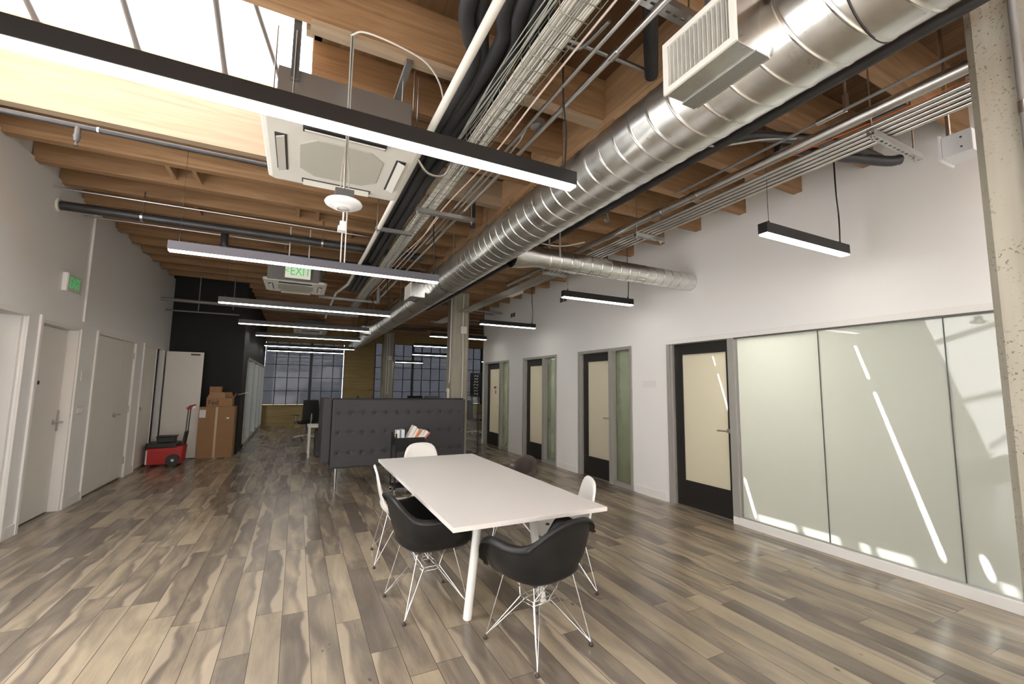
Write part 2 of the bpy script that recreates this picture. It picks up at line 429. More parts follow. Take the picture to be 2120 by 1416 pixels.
# panels of the central girder seen between joists
MB().box(GX0 - .012, GX0 + .06, -3.2, 18.4, 3.70, 4.08).build('girder', 'fir_y', ceiling)
# blocking pieces between the left joists
for x, i in [(-1.35, 6), (-1.12, 6), (-.12, 7), (.12, 7), (-1.3, 8), (-.9, 9), (.35, 5), (1.2, 9), (.6, 8), (-.3, 10), (-1.6, 11), (.9, 12)]:
    ys = [y for y in JL if y >= 4.7]; a, b2 = ys[i - 5] + .045, ys[i - 4] - .045
    MB().box(x - .02, x + .02, a, b2, 3.80, 4.08).build('blocking', 'fir_y', ceiling)

# skylight: timber shaft, sloped glass, bars
def skz(y): return 4.50 + (4.66 - y) * .32
sk = thing('window_1', 'bright skylight with grey glazing bars in the timber ceiling', 'skylight', (-1.25, 3.7, 4.1), kind='structure')
sh = MB()
sh.add([(XL, 4.66, 4.08), (-.03, 4.66, 4.08), (-.03, 4.66, skz(4.66)), (XL, 4.66, skz(4.66)), (XL, 4.74, 4.08), (-.03, 4.74, 4.08), (-.03, 4.74, skz(4.66)), (XL, 4.74, skz(4.66))],
       [(0, 1, 2, 3), (5, 4, 7, 6), (0, 3, 7, 4), (1, 5, 6, 2), (3, 2, 6, 7), (0, 4, 5, 1)])
sh.build('curb', 'fir_light', sk)
for nm, xa, xb in (('shaft_side', -.04, .02), ('shaft_side', XL - .06, XL)):
    q = MB(); y0, y1 = 2.72, 4.68
    q.add([(xa, y0, 4.08), (xb, y0, 4.08), (xb, y1, 4.08), (xa, y1, 4.08), (xa, y0, skz(y0)), (xb, y0, skz(y0)), (xb, y1, skz(y1)), (xa, y1, skz(y1))],
          [(0, 1, 2, 3), (7, 6, 5, 4), (0, 4, 5, 1), (1, 5, 6, 2), (2, 6, 7, 3), (3, 7, 4, 0)]); q.build(nm, 'fir_y', sk)
MB().box(XL, .02, 2.68, 2.75, 4.08, skz(2.72)).build('curb', 'fir_x', sk)
g = MB(); y0, y1 = 2.75, 4.66
g.add([(XL, y0, skz(y0)), (-.04, y0, skz(y0)), (-.04, y1, skz(y1)), (XL, y1, skz(y1)), (XL, y0, skz(y0) + .012), (-.04, y0, skz(y0) + .012), (-.04, y1, skz(y1) + .012), (XL, y1, skz(y1) + .012)],
      [(0, 3, 2, 1), (4, 5, 6, 7), (0, 1, 5, 4), (1, 2, 6, 5), (2, 3, 7, 6), (3, 0, 4, 7)])
g.build('pane', 'sky_glass', sk)
for x in (-2.08, -1.43, -.78):
    MB().tube([(x, 2.76, skz(2.76) - .02), (x, 4.65, skz(4.65) - .02)], .028, 8).build('glazing_bar', 'sky_bar', sk)
MB().tube([(-.78, 2.90, skz(2.9) - .03), (-.30, 4.60, skz(4.6) - .03)], .022, 8).build('glazing_bar', 'sky_bar', sk)
MB().tube([(-.72, 2.84, skz(2.84) - .03), (-.07, 3.95, skz(3.95) - .03)], .020, 8).build('glazing_bar', 'sky_bar', sk)
sh = MB(); sh.box(-.075, -.035, 2.79, 2.87, 3.76, 4.7)
sh.build('post', 'fir_light', sk)

for _n, _a, _b in ((6, -2.2, 2.1), (7, 2.35, 4.5)):  # two skylights added out of view to bring in fill light
    w_ = thing('window_%d' % _n, 'added flat skylight behind the viewpoint, for fill light', 'skylight', (0, -1.7, 4.13), kind='structure')
    MB().box(_a, _b, -2.9, -.4 if _n == 6 else .5, 4.131, 4.14).build('pane', 'sky_glass', w_)
# baseboards
def base(y0, y1, x, side, nm):
    if side > 0: struct(nm, B(x, x + .014, y0, y1, 0, .115), 'trim')
    else: struct(nm, B(x - .014, x, y0, y1, 0, .115), 'trim')
for a, b in [(4.56, 5.17), (6.71, 7.36), (8.90, 9.54), (11.16, 11.31)]: base(a, b, XR, -1, 'baseboard_right')
for a, b in [(-3.2, 4.88), (6.09, 6.27), (7.29, 7.74), (9.37, 9.76), (11.1, 11.44)]: base(a, b, XL, 1, 'baseboard_left')
struct('trim_1', B(XL, XL + .022, 7.265, 7.295, 2.30, 3.78), 'trim', 'thin vertical white trim strip above the second left door', 'trim')

# office row behind the right wall
OX = 7.6
for y in (-1.7, 4.56, 7.03, 9.2, ):
    struct('wall_office', B(XR + TH, OX, y, y + .1, 0, 2.7), 'wall', 'white partition between two offices', 'wall')
struct('wall_office_back', B(OX, OX + .1, -1.7, 11.2, 0, 2.75), 'wall', 'white rear wall of the office row', 'wall')
of = MB(); zc0, zc1 = 2.70, 2.74; x0, x1 = XR + TH, OX + .1
slots = [(2.14, 2.175, 6.002, 6.09), (2.395, 2.423, 5.035, 5.274), (2.395, 2.423, 5.328, 6.064), (4.007, 4.031, 5.053, 5.23), (4.007, 4.031, 5.274, 5.549), (4.007, 4.031, 5.886, 6.117), (4.024, 3.99, 6.067, 6.097), (0.9, 1.368, 6.094, 6.121), (1.433, 1.961, 6.094, 6.121), (2.037, 2.13, 6.094, 6.121), (2.622, 2.882, 6.094, 6.121), (2.93, 3.51, 6.094, 6.121), (3.569, 3.99, 6.094, 6.121)]  # unseen roof slots, cut so sun falls as streaks and sill glow on the glass
ys = sorted({-1.7, 11.2} | {s[0] for s in slots} | {s[1] for s in slots})
for a, b in zip(ys[:-1], ys[1:]):
    holes = sorted((s[2], s[3]) for s in slots if s[0] <= a + 1e-6 and s[1] >= b - 1e-6)
    x = x0
    for h0, h1 in holes: of.box(x, h0, a, b, zc0, zc1); x = h1
    of.box(x, x1, a, b, zc0, zc1)
struct('ceiling_office', of, 'wall', 'low white ceiling of the office row with narrow slots added to shape the sun streaks', 'ceiling')

# glazed meeting-room front
gw = thing('window_2', 'long frosted glass wall of the meeting room on the right', 'glass wall', (XR, 1.0, 0), kind='structure')
MB().box(XR - .035, XR + .08, -1.6, 3.52, 0, .085).build('sill', 'trim', gw, .003)
MB().box(XR - .035, XR + .08, -1.6, 4.50, 2.17, 2.225).build('head', 'trim', gw, .003)
MB().box(XR - .02, XR + .08, 3.435, 3.53, 0, 2.17).build('jamb', 'frame_alu', gw, .003)
MB().box(XR + .0, XR + .03, 3.41, 3.435, .085, 2.17).build('edge_channel', 'alu', gw)
MB().box(XR - .028, XR - .012, -1.6, 3.435, 2.155, 2.172).build('shadow_line', 'dark_grey', gw)
MB().box(XR - .005, XR + .03, -1.6, 3.435, .085, .098).build('edge_channel', 'alu', gw)
for a, b in [(2.518, 3.41), (1.568, 2.510), (.62, 1.560), (-.33, .612), (-1.6, -.338)]:
    p = MB().box(XR + .008, XR + .018, a, b, .098, 2.17, 0); p.mi[-2] = 1; p.build('pane', ['clear', 'frost'], gw)
    # the -X face (index 4 of the six) carries the frosted film
for y in (2.514, 1.564, .616): MB().box(XR + .003, XR + .02, y - .003, y + .003, .098, 2.17).build('glazing_joint', 'dark_grey', gw)

# framed glass doors
def glass_door(n, y0, y1, leafw, label, glass, side=True, handle=True, ajar=0, sign=False):
    """frame from y0 (right, near) to y1 (left, far); leaf at the far side, sidelight at the near side"""
    d = thing('door_%d' % n, label, 'door', (XR, y1 - leafw / 2, 0), kind='structure')
    fw = .05; xo = XR - .02; xi = XR + TH + .01
    fr = MB(); fr.box(xo, xi, y1 - fw, y1, 0, HEAD); fr.box(xo, xi, y0, y1 - fw, HEAD - fw, HEAD)
    fr.box(xo + .03, xi, y1 - fw - .03, y1 - fw, 0, HEAD - fw)
    if side: fr.box(xo, xi, y0, y0 + fw, 0, HEAD - fw)
    lm = y1 - fw - .03 - leafw
    if side:
        fr.box(xo, xi, lm - .10, lm, 0, HEAD - fw); fr.box(xo + .01, xi, y0 + fw, lm - .10, 0, .07)
    fr.build('frame', 'frame_alu', d, .003)
    a, b = lm + .005, y1 - fw - .035
    z0, z1 = .012, HEAD - fw - .005
    lf = MB(); lx0, lx1 = XR + .05, XR + .095; st = .13
    lf.box(lx0, lx1, a, b, z0, .345); lf.box(lx0, lx1, a, b, 2.02, z1)
    lf.box(lx0, lx1, a, a + (.04 if leafw < .8 else .05), .345, 2.02); lf.box(lx0, lx1, b - st, b, .345, 2.02)
    root = lf.build('leaf', 'door_black', d, .002)
    p = MB().box(lx0 + .016, lx0 + .026, a + .05, b - st, .345, 2.02); p.mi[-2] = 1
    p.build('pane', ['clear', glass], root)
    if handle:
        h = MB(); h.cyl((lx0, a + .045, 1.05), (lx0 - .05, a + .045, 1.05), .011, 8)
        h.tube([(lx0 - .045, a + .04, 1.05), (lx0 - .05, a + .10, 1.05), (lx0 - .045, a + .17, 1.048)], .010, 8)
        h.cyl((lx0 + .001, a + .045, 1.05), (lx0 - .006, a + .045, 1.05), .028, 16)
        h.build('handle', 'steel', root)
    hg = MB()
    for z in (.25, 1.05, 1.9): hg.box(lx0 - .012, lx0, b - .002, b + .03, z, z + .1)
    hg.build('hinge', 'steel', root)
    if side:
        p = MB().box(XR + .06, XR + .07, y0 + fw, lm - .10, .07, HEAD - fw); p.build('sidelight_pane', 'sidelight', d)
    if sign:
        MB().box(lx0 + .012, lx0 + .015, a + .35, a + .50, 1.50, 1.56).build('notice', 'sign_red', root, label='small brown red notice on the glass')
        MB().box(lx0 + .012, lx0 + .015, a + .35, a + .42, 1.36, 1.46).build('notice', 'orange_print', root)
    return d
glass_door(1, 3.53, 4.50, .87, 'black framed frosted glass door beside the long frosted glass wall', 'frost_warm', side=False)
glass_door(2, 5.22, 6.66, .80, 'black framed frosted door and sidelight, second from the glass wall', 'frost_warm')
glass_door(3, 7.41, 8.85, .80, 'black framed frosted door and sidelight, third from the glass wall', 'frost_warm', handle=False)
glass_door(4, 9.59, 11.13, .90, 'furthest black framed frosted door with a small brown notice', 'frost_warm', sign=True)

# left doors
def trim_frame(y0, y1, parent, w=.05):
    t = MB(); t.box(XL, XL + .02, y0 - w, y0, 0, 2.2 + w); t.box(XL, XL + .02, y1, y1 + w, 0, 2.2 + w); t.box(XL, XL + .02, y0, y1, 2.2, 2.2 + w)
    t.build('casing', 'trim', parent, .002)
def lever(parent, x, y, z, dy):
    h = MB(); h.cyl((x, y, z), (x + .008, y, z), .030, 16); h.cyl((x, y, z), (x + .055, y, z), .010, 8)
    h.tube([(x + .05, y, z), (x + .055, y + dy * .5, z), (x + .05, y + dy, z - .004)], .010, 8); h.build('handle', 'steel', parent)
d5 = thing('door_5', 'open white cased doorway at the far left edge', 'doorway', (XL, 5.5, 0), kind='structure')
trim_frame(4.95, 6.03, d5); MB().box(XL - .30, XL - .02, 5.99, 6.03, 0, 2.2).build('jamb', 'trim', d5)
MB().box(XL - .34, XL - .26, 5.40, 5.93, 1.93, 2.0).build('door_closer', 'steel', d5)
d6 = thing('door_6', 'recessed white restroom door with a lever handle and small sign', 'door', (XL, 6.78, 0), kind='structure')
trim_frame(6.32, 7.24, d6)
MB().box(XL - .13, XL, 7.215, 7.24, 0, 2.2).build('jamb', 'trim', d6); MB().box(XL - .13, XL, 6.32, 7.215, 2.18, 2.2).build('jamb', 'trim', d6)
lf = MB().box(XL - .145, XL - .10, 6.325, 7.21, .012, 2.175).build('leaf', 'leaf', d6, .002)
lever(lf, XL - .10, 7.10, 1.06, .10); 
q = MB(); q.box(XL - .102, XL - .09, 7.17, 7.205, .95, 1.20); q.build('strike', 'steel', lf)
q = MB(); q.cyl((XL - .1, 6.66, 1.60), (XL - .094, 6.66, 1.60), .035, 16); q.build('sign_disc', 'paper', lf)
MB().box(XL - .1, XL - .094, 6.645, 6.675, 1.51, 1.55).build('sign_plate', 'black_pl', lf)
def closet(n, y0, y1, label, hinges, leaves, hy, lock=None):
    d = thing('door_%d' % n, label, 'closet door', (XL, (y0 + y1) / 2, 0), kind='structure')
    trim_frame(y0, y1, d, .045)
    for a, b in leaves:
        l = MB().box(XL - .05, XL - .012, a + .003, b - .003, .02, 2.195).build('leaf', 'leaf', d, .002)
        for hs in hinges:
            if abs(hs - a) < .05 or abs(hs - b) < .05:
                for z in (.22, 1.05, 1.93):
                    MB().box(XL - .014, XL + .006, hs - .022, hs + .022, z, z + .11).build('hinge', 'steel', l)
        if hy and a < hy < b: lever(l, XL - .012, hy, 1.05, .11)
        if lock and a < lock < b:
            k = MB(); k.cyl((XL - .012, lock, 1.08), (XL + .012, lock, 1.08), .028, 16); k.build('deadbolt', 'steel', l)
    return d
closet(7, 7.78, 9.33, 'wide white double closet door with a lever handle', [7.80, 9.31], [(7.78, 8.80), (8.80, 9.33)], 8.70)
closet(8, 9.80, 10.62, 'narrow white closet door beside the open door', [9.82], [(9.80, 10.62)], None, 9.92)
d9 = thing('door_9', 'white door standing open behind the red tool box', 'door', (XL, 10.86, 0), kind='structure')
trim_frame(10.66, 11.06, d9, .04)
lf = MB().box(XL + .05, -1.80, 11.07, 11.112, .012, 2.19).build('leaf', 'leaf', d9, .002)
MB().box(-2.02, -1.86, 11.055, 11.07, 2.12, 2.155).build('closer_plate', 'dark_grey', lf)
h = MB(); h.cyl((-1.90, 11.07, 1.05), (-1.90, 11.06, 1.05), .03, 16); h.cyl((-1.9, 11.07, 1.05), (-1.9, 11.02, 1.05), .01, 8)
h.tube([(-1.9, 11.025, 1.05), (-1.96, 11.02, 1.05), (-2.02, 11.025, 1.045)], .010, 8); h.build('handle', 'steel', lf)
struct('wall_hall', B(XL - 1.6, XL - 1.5, 4.0, 11.5, 0, 3.0), 'wall', 'wall of the room beyond the left doorway', 'wall')
struct('ceiling_hall', B(XL - 1.6, XL - .16, 4.0, 11.5, 2.5, 2.55), 'wall', 'ceiling of the room beyond the left doorway', 'ceiling')

struct('wall_hall', B(XL - 1.6, XL - .16, 3.9, 4.0, 0, 3.0), 'wall', 'end wall of the room beyond the left doorway', 'wall')
struct('wall_hall', B(XL - 1.6, XL - .16, 7.6, 7.7, 0, 3.0), 'wall', 'far wall of the room beyond the left doorway', 'wall')
struct('ceiling_side', B(-6, -1.27, 11.6, 18.7, 3.0, 3.05), 'black_wall', 'dark ceiling of the room behind the glass partition', 'ceiling')
# far windows
def far_window(n, x0, x1, z0, z1, label, nx, thick):
    w = thing('window_%d' % n, label, 'window', ((x0 + x1) / 2, Y1, z0), kind='structure')
    MB().box(x0, x1, Y1 + .10, Y1 + .11, z0, z1).build('pane', 'clear', w)
    MB().box(x0 + .03, x1 - .03, Y1 + .092, Y1 + .096, z0 + .02, z1).build('roller_shade', 'shade', w)
    b = MB(); dx = (x1 - x0) / nx
    for i in range(nx + 1):
        x = x0 + i * dx; t = .05 if i in thick else .014
        b.box(x - t, x + t, Y1 + .05, Y1 + .09, z0, z1)
    z = z0 + .02
    while z < z1: b.box(x0, x1, Y1 + .055, Y1 + .085, z - .012, z + .012); z += .50
    b.build('glazing_bars', 'mull', w)
    MB().box(x0, x1, Y1 - .04, Y1 + .03, z0 - .03, z0 + .005).build('sill', 'mull', w)
far_window(3, -1.15, 1.65, .77, 3.15, 'far steel window behind a grey shade, left of the brown wall', 7, (4,))
far_window(4, 2.82, 9.2, .77, 3.3, 'far steel window behind a grey shade, right of the brown wall', 16, (0, 4, 8, 12))

# glazed partition at the back left
gp = thing('window_5', 'aluminium framed glass partition along the back left wall', 'glass partition', (-1.15, 15.3, 0), kind='structure')
fr = MB()
for y in (12.4, 13.9, 14.1, 15.6, 17.0, 18.24): fr.box(-1.22, -1.10, y, y + .06, 0, 2.2)
fr.box(-1.22, -1.10, 12.4, 18.3, 2.14, 2.2); fr.box(-1.22, -1.10, 12.4, 18.3, 0, .09)
fr.build('frame', 'frame_alu', gp)
MB().box(-1.17, -1.16, 12.4, 18.3, .09, 2.14).build('pane', 'clear', gp)
MB().tube([(-1.09, 13.95, .9), (-1.05, 13.95, .92), (-1.05, 13.95, 1.2), (-1.09, 13.95, 1.22)], .012, 6).build('handle', 'steel', gp)
struct('wall_side_room', B(-5.9, -5.8, 11.6, 18.5, 0, ZT), 'wall', 'wall of the room behind the glass partition', 'wall')

# columns
def column(n, x, y, s, top, label):
    c = thing('concrete_column', label, 'column', (x + s / 2, y + s / 2, 0), kind=None)
    k = .035
    pts = [(x + k, y), (x + s - k, y), (x + s, y + k), (x + s, y + s - k), (x + s - k, y + s), (x + k, y + s), (x, y + s - k), (x, y + k)]
    b = MB(); nn = 8
    b.add([(*p, 0) for p in pts] + [(*p, top) for p in pts], [(i, (i + 1) % nn, nn + (i + 1) % nn, nn + i) for i in range(nn)] + [tuple(range(nn))[::-1], tuple(range(nn, 2 * nn))])
    b.build('shaft', 'concrete', c)
    return c
cA = column(1, 3.02, .40, .43, 3.65, 'pitted concrete column at the right edge of the view')
MB().tube([(2.985, .645, 0), (2.985, .645, 2.9), (2.985, .645, 3.6)], .016, 10).build('conduit', 'grey_paint', cA)
MB().cyl((2.985, .645, 2.86), (2.985, .645, 2.92), .021, 10).build('coupling', 'steel', cA)
cB = column(2, 3.02, 9.1, .40, 3.65, 'slim board-formed concrete column behind the white table')
MB().tube(smooth_path([(2.99, 9.16, 1.62), (2.995, 9.14, 1.9), (2.995, 9.12, 3.6)], 4), .012, 8).build('conduit', 'plate', cB)
q = MB().box(2.935, 2.995, 9.10, 9.20, 1.22, 1.50).build('switch_box', 'plate', cB, .008); MB().box(2.93, 2.94, 9.13, 9.17, 1.29, 1.43).build('switch', 'black_pl', q)
MB().tube(smooth_path([(3.26, 9.075, 0), (3.265, 9.075, 1.4), (3.27, 9.075, 2.2), (3.255, 9.075, 2.9), (3.26, 9.075, 3.6)], 4), .012, 8).build('conduit', 'plate', cB)
MB().box(3.20, 3.34, 9.04, 9.10, 2.72, 2.88).build('junction_box', 'plate', cB, .006)
cC = column(3, 2.98, 17.45, .42, 3.65, 'distant concrete column in front of the far windows')
for xx in (3.12, 3.2): MB().tube([(xx, 17.43, 1.2), (xx, 17.43, 2.6), (xx, 17.43, 3.6)], .014, 8).build('conduit', 'plate', cC)
MB().box(3.16, 3.30, 17.40, 17.45, 2.55, 2.70).build('junction_box', 'plate', cC)

# ============================================================ LINEAR PENDANTS
def pendant(x0, x1, y, z, label, group, body='lamp_black', w=.075, h=.095, cord='right', ztop=4.08, emit_m='diffuser'):
    t = thing('linear_pendant_light', label, 'pendant light', ((x0 + x1) / 2, y, z), group)
    MB().box(x0, x1, y - w / 2, y + w / 2, z + .012, z + h).build('housing', body, t, .002)
    MB().box(x0 + .006, x1 - .006, y - w / 2 + .004, y + w / 2 - .004, z, z + .012).build('diffuser', emit_m, t)
    for x in (x0 + .08, x1 - .08):
        q = MB(); q.cyl((x, y, z + h), (x, y, ztop), .0018, 6); q.cyl((x, y, z + h), (x, y, z + h + .03), .008, 8); q.build('suspension_wire', 'cord', t)
    if cord:
        x = x1 - .06 if cord == 'right' else x0 + .1
        pts = [(x, y + .01, z + h), (x + .012, y + .01, z + h + .25), (x - .008, y + .012, z + h + .55), (x, y + .015, ztop)]
        MB().tube(smooth_path(pts, 5), .0055, 6).build('power_cord', 'cord', t)
    return t
LG = 'long linear pendants over the left half'
pendant(-1.13, 1.44, 2.095, 2.75, 'long black linear pendant nearest the camera, crossing below the skylight', LG)
pendant(-1.13, 1.42, 4.86, 2.75, 'long linear pendant in front of the hanging exit sign', LG, 'lamp_grey')
pendant(-1.13, 1.40, 7.68, 2.75, 'third long linear pendant from the camera, below the second air conditioner', LG, 'lamp_mid')
pendant(-1.13, 1.40, 10.2, 2.75, 'fourth long linear pendant from the camera', LG, 'lamp_mid')
pendant(-1.0, 1.50, 12.5, 2.75, 'fifth long linear pendant from the camera', LG, 'lamp_mid')
pendant(-.95, 1.62, 15.0, 2.69, 'second furthest long linear pendant, before the far window', LG)
pendant(-1.0, 1.50, 17.3, 2.70, 'furthest long linear pendant, against the far window', LG)
pendant(-1.13, 1.42, -.7, 2.75, 'long linear pendant behind the viewpoint', LG)
RG = 'short linear pendants over the right half'
pendant(3.17, 4.33, 2.05, 2.75, 'short black linear pendant hanging nearest, left of the right column', RG)
pendant(3.12, 4.32, 4.80, 2.75, 'short black linear pendant below the branch duct', RG)
pendant(3.12, 4.34, 7.72, 2.75, 'short black linear pendant just right of the slim concrete column', RG)
pendant(2.85, 4.34, 10.3, 2.75, 'short linear pendant passing behind the slim concrete column', RG)
pendant(3.12, 4.40, 13.05, 2.75, 'short linear pendant left of the slim column, above the booth', RG)
pendant(3.17, 4.33, -.7, 2.75, 'short linear pendant behind the viewpoint', RG)
pendant(3.55, 5.2, 15.0, 2.62, 'short black pendant in front of the far right window', RG)
pendant(3.45, 4.55, 17.4, 2.46, 'lowest short black pendant beside the distant column', RG)
pendant(6.3, 7.8, 14.6, 2.72, 'far pendant glimpsed between the slim column and the white wall, upper', RG)
pendant(6.0, 7.6, 14.6, 2.44, 'far pendant glimpsed between the slim column and the white wall, lower', RG)
# lamps of the offices, most added to brighten the rooms
OG = 'office ceiling lamps'
pendant(5.15, 6.75, 3.05, 2.52, 'warm pendant inside the frosted meeting room', OG, ztop=2.70, emit_m='office_lamp', cord=None, w=.14)
pendant(5.5, 6.6, .3, 2.55, 'added warm pendant brightening the meeting room near the right column', OG, ztop=2.70, emit_m='office_lamp', cord=None, w=.05)  # unseen second lamp, added to brighten the frosted glass
for yy, lb in ((5.9, 'added lamp brightening the office behind the second door'), (8.2, 'added lamp brightening the office behind the third door'), (10.2, 'added lamp brightening the furthest office')):  # unseen lamps added to light the closed offices
    pendant(5.6, 6.8, yy, 2.55, lb, OG, ztop=2.70, emit_m='office_lamp', cord=None)
pendant(-3.9, -2.9, 5.2, 2.4, 'added lamp brightening the room beyond the left doorway', 'added lamp of the left room', ztop=2.5, cord=None, emit_m='hall_fill_lamp')  # unseen lamp added to brighten the room past the doorway

# ============================================================ DUCTS
DX, DZ, DR = 1.825, 3.05, .212
duct = thing('spiral_duct', 'large galvanised spiral duct running down the middle of the ceiling', 'duct', (DX, 7, DZ - DR))
prof = []; y = -1.5
while y < 17.0:
    prof += [(DR, y + .001), (DR, y + .01), (DR, y + .120), (DR, y + .1305), (DR + .0035, y + .133), (DR + .0035, y + .139), (DR, y + .1415)]; y += .1425
n = 48; vs = []; fs = []
for r, yy in prof:
    vs += [(DX + r * math.cos(2 * PI * j / n), yy + .06 * math.sin(2 * PI * j / n - .6), DZ + r * math.sin(2 * PI * j / n)) for j in range(n)]
for i in range(len(prof) - 1):
    fs += [(i * n + j, (i + 1) * n + j, (i + 1) * n + (j + 1) % n, i * n + (j + 1) % n) for j in range(n)]
MB().add(vs, fs, 0, True).build('duct_tube', 'galv', duct)
for yy in (1.25, 4.9, 7.9, 11):
    q = MB()
    for sx in (-1, 1): q.box(DX + sx * (DR + .006) - .002, DX + sx * (DR + .006) + .002, yy - .012, yy + .012, DZ, 3.75)
    q.build('hanger_strap', 'zinc', duct)
for yy in (.72, 5.6, 10.2):
    q = MB().lathe([(DR + .001, 0), (DR + .005, .002), (DR + .005, .006), (DR + .001, .008)], (0, 0, 0), 48)
    q.v = [(DX + a[0], yy + a[2], DZ + a[1]) for a in q.v]
    q.build('joint_band', 'cord', duct)

def register(y0, y1, z0, z1, x0, label):
    t = thing('supply_register', label, 'air register', (x0, (y0 + y1) / 2, z0), 'registers on the spiral duct')
    MB().box(x0 + .012, x0 + .22, y0 + .006, y1 - .006, z0 + .004, z1 - .004).build('boot', 'galv', t, .001)
    f = MB(); b = .028
    f.box(x0, x0 + .012, y0, y1, z0, z0 + b); f.box(x0, x0 + .012, y0, y1, z1 - b, z1); f.box(x0, x0 + .012, y0, y0 + b, z0 + b, z1 - b); f.box(x0, x0 + .012, y1 - b, y1, z0 + b, z1 - b)
    f.build('frame', 'register', t, .001)
    MB().box(x0 + .045, x0 + .05, y0 + b, y1 - b, z0 + b, z1 - b).build('backing', 'ac_dark', t)
    nb = int((y1 - y0 - 2 * b) / .0215)
    l = MB()
    for i in range(nb):
        y = y0 + b + (i + .5) * (y1 - y0 - 2 * b) / nb
        l.add([(x0 + .002, y - .001, z0 + b), (x0 + .020, y + .009, z0 + b), (x0 + .020, y + .011, z0 + b), (x0 + .002, y + .001, z0 + b),
               (x0 + .002, y - .001, z1 - b), (x0 + .020, y + .009, z1 - b), (x0 + .020, y + .011, z1 - b), (x0 + .002, y + .001, z1 - b)],
              [(0, 1, 2, 3), (7, 6, 5, 4), (0, 4, 5, 1), (1, 5, 6, 2), (2, 6, 7, 3), (3, 7, 4, 0)])
    l.build('louvres', 'register', t)
    h = MB(); nz = 11
    for i in range(nz):
        z = z0 + b + (i + .5) * (z1 - z0 - 2 * b) / nz; h.box(x0 + .024, x0 + .032, y0 + b, y1 - b, z - .003, z + .003)
    h.build('rear_blades', 'ac_grille', t)
    MB().box(x0 + .12, x0 + .20, y0 - .0, y1, z0 - .002, z0 + .004).build('flange', 'zinc', t)
    return t
register(1.005, 1.378, 2.903, 3.158, 1.45, 'large white louvred register on the near end of the spiral duct')
register(6.28, 6.68, 2.86, 3.075, 1.42, 'small white register on the spiral duct behind the second pendant')
register(11.6, 12.0, 2.86, 3.075, 1.42, 'distant register on the spiral duct above the far pendants')

br = thing('branch_duct', 'thin round branch duct running from the spiral duct to the white wall', 'duct', (3.4, 4.05, 2.9))
by, bz, r0 = 4.06, 2.985, .112; prof = []; x = DX + .17
prof = [(.155, x), (.150, x + .10), (r0, x + .30)]; x += .30
while x < XR - .02: prof += [(r0, x + .004), (r0, x + .118), (r0, x + .1265), (r0 + .003, x + .129), (r0 + .003, x + .135), (r0, x + .1375)]; x += .14
n = 32; vs = []; fs = []
for r, xx in prof: vs += [(min(xx, XR), by + r * math.cos(2 * PI * j / n), bz + r * math.sin(2 * PI * j / n)) for j in range(n)]
for i in range(len(prof) - 1): fs += [(i * n + j, i * n + (j + 1) % n, (i + 1) * n + (j + 1) % n, (i + 1) * n + j) for j in range(n)]
MB().add(vs, fs, 0, True).build('duct_tube', 'galv', br)
q = MB()
for yy in (by,): q.box(2.52, 2.54, yy - r0 - .004, yy - r0, bz, 3.65); q.box(2.52, 2.54, yy + r0, yy + r0 + .004, bz, 3.65)
q.build('hanger_strap', 'zinc', br)

# ============================================================ PIPES, CONDUITS, TRAY
def pipe(name, label, cat, pts, r, mat, n=12, group=None, sm=0):
    P = smooth_path(pts, sm) if sm else pts
    o = MB().tube(P, r, n).build(name, mat); tag(o, label, cat, group); return o
pipe('drain_pipe', 'straight white plastic pipe running along the ceiling beside the black hoses', 'pipe', [(.745, .9, 3.35), (.745, 6.0, 3.35), (.72, 8.2, 3.36), (.60, 9.3, 3.40), (.60, 13, 3.40)], .026, 'pvc', 14)
hp = [  # insulated hoses: fanned near the camera, bundled further on
    [(.66, 1.0, 3.66), (.70, 1.95, 3.60), (.77, 2.17, 3.58), (.86, 2.32, 3.56), (.87, 2.6, 3.53), (.82, 3.1, 3.47), (.80, 4.5, 3.44), (.80, 9, 3.44)],
    [(.76, 1.0, 3.68), (.77, 1.90, 3.65), (.84, 2.15, 3.62), (.92, 2.38, 3.58), (.90, 2.7, 3.52), (.84, 3.2, 3.50), (.84, 4.5, 3.50), (.84, 9, 3.50)],
    [(.84, 1.0, 3.64), (.87, 1.85, 3.58), (.955, 2.10, 3.56), (.96, 2.46, 3.55), (.91, 2.9, 3.48), (.885, 3.3, 3.44), (.885, 4.5, 3.43), (.885, 9, 3.43)],
    [(.93, 1.0, 3.62), (.955, 1.82, 3.56), (1.045, 2.13, 3.55), (1.055, 2.50, 3.54), (.98, 2.95, 3.49), (.93, 3.4, 3.47), (.93, 4.5, 3.48), (.93, 9, 3.48)],
    [(1.00, 1.0, 3.60), (1.03, 1.80, 3.55), (1.13, 2.06, 3.55), (1.17, 2.48, 3.54), (1.06, 3.0, 3.47), (.975, 3.5, 3.43), (.97, 4.5, 3.43), (.97, 9, 3.43)],
    [(1.06, 1.0, 3.68), (1.08, 1.75, 3.64), (1.17, 2.00, 3.62), (1.20, 2.40, 3.60), (1.10, 2.9, 3.54), (1.02, 3.5, 3.50), (1.0, 4.5, 3.50), (1.0, 9, 3.50)]]
hl = ['leftmost black insulated hose of the bundle above the white pipe', 'second black insulated hose from the left of the bundle', 'third black insulated hose from the left of the bundle',
      'fourth black insulated hose from the left of the bundle', 'thick black insulated hose bulging right of the bundle', 'rightmost black insulated hose, beside the cable tray']
for p, l in zip(hp, hl): pipe('insulated_hose', l, 'hose', p, .045, 'foam', 14, 'black insulated hoses', 8)

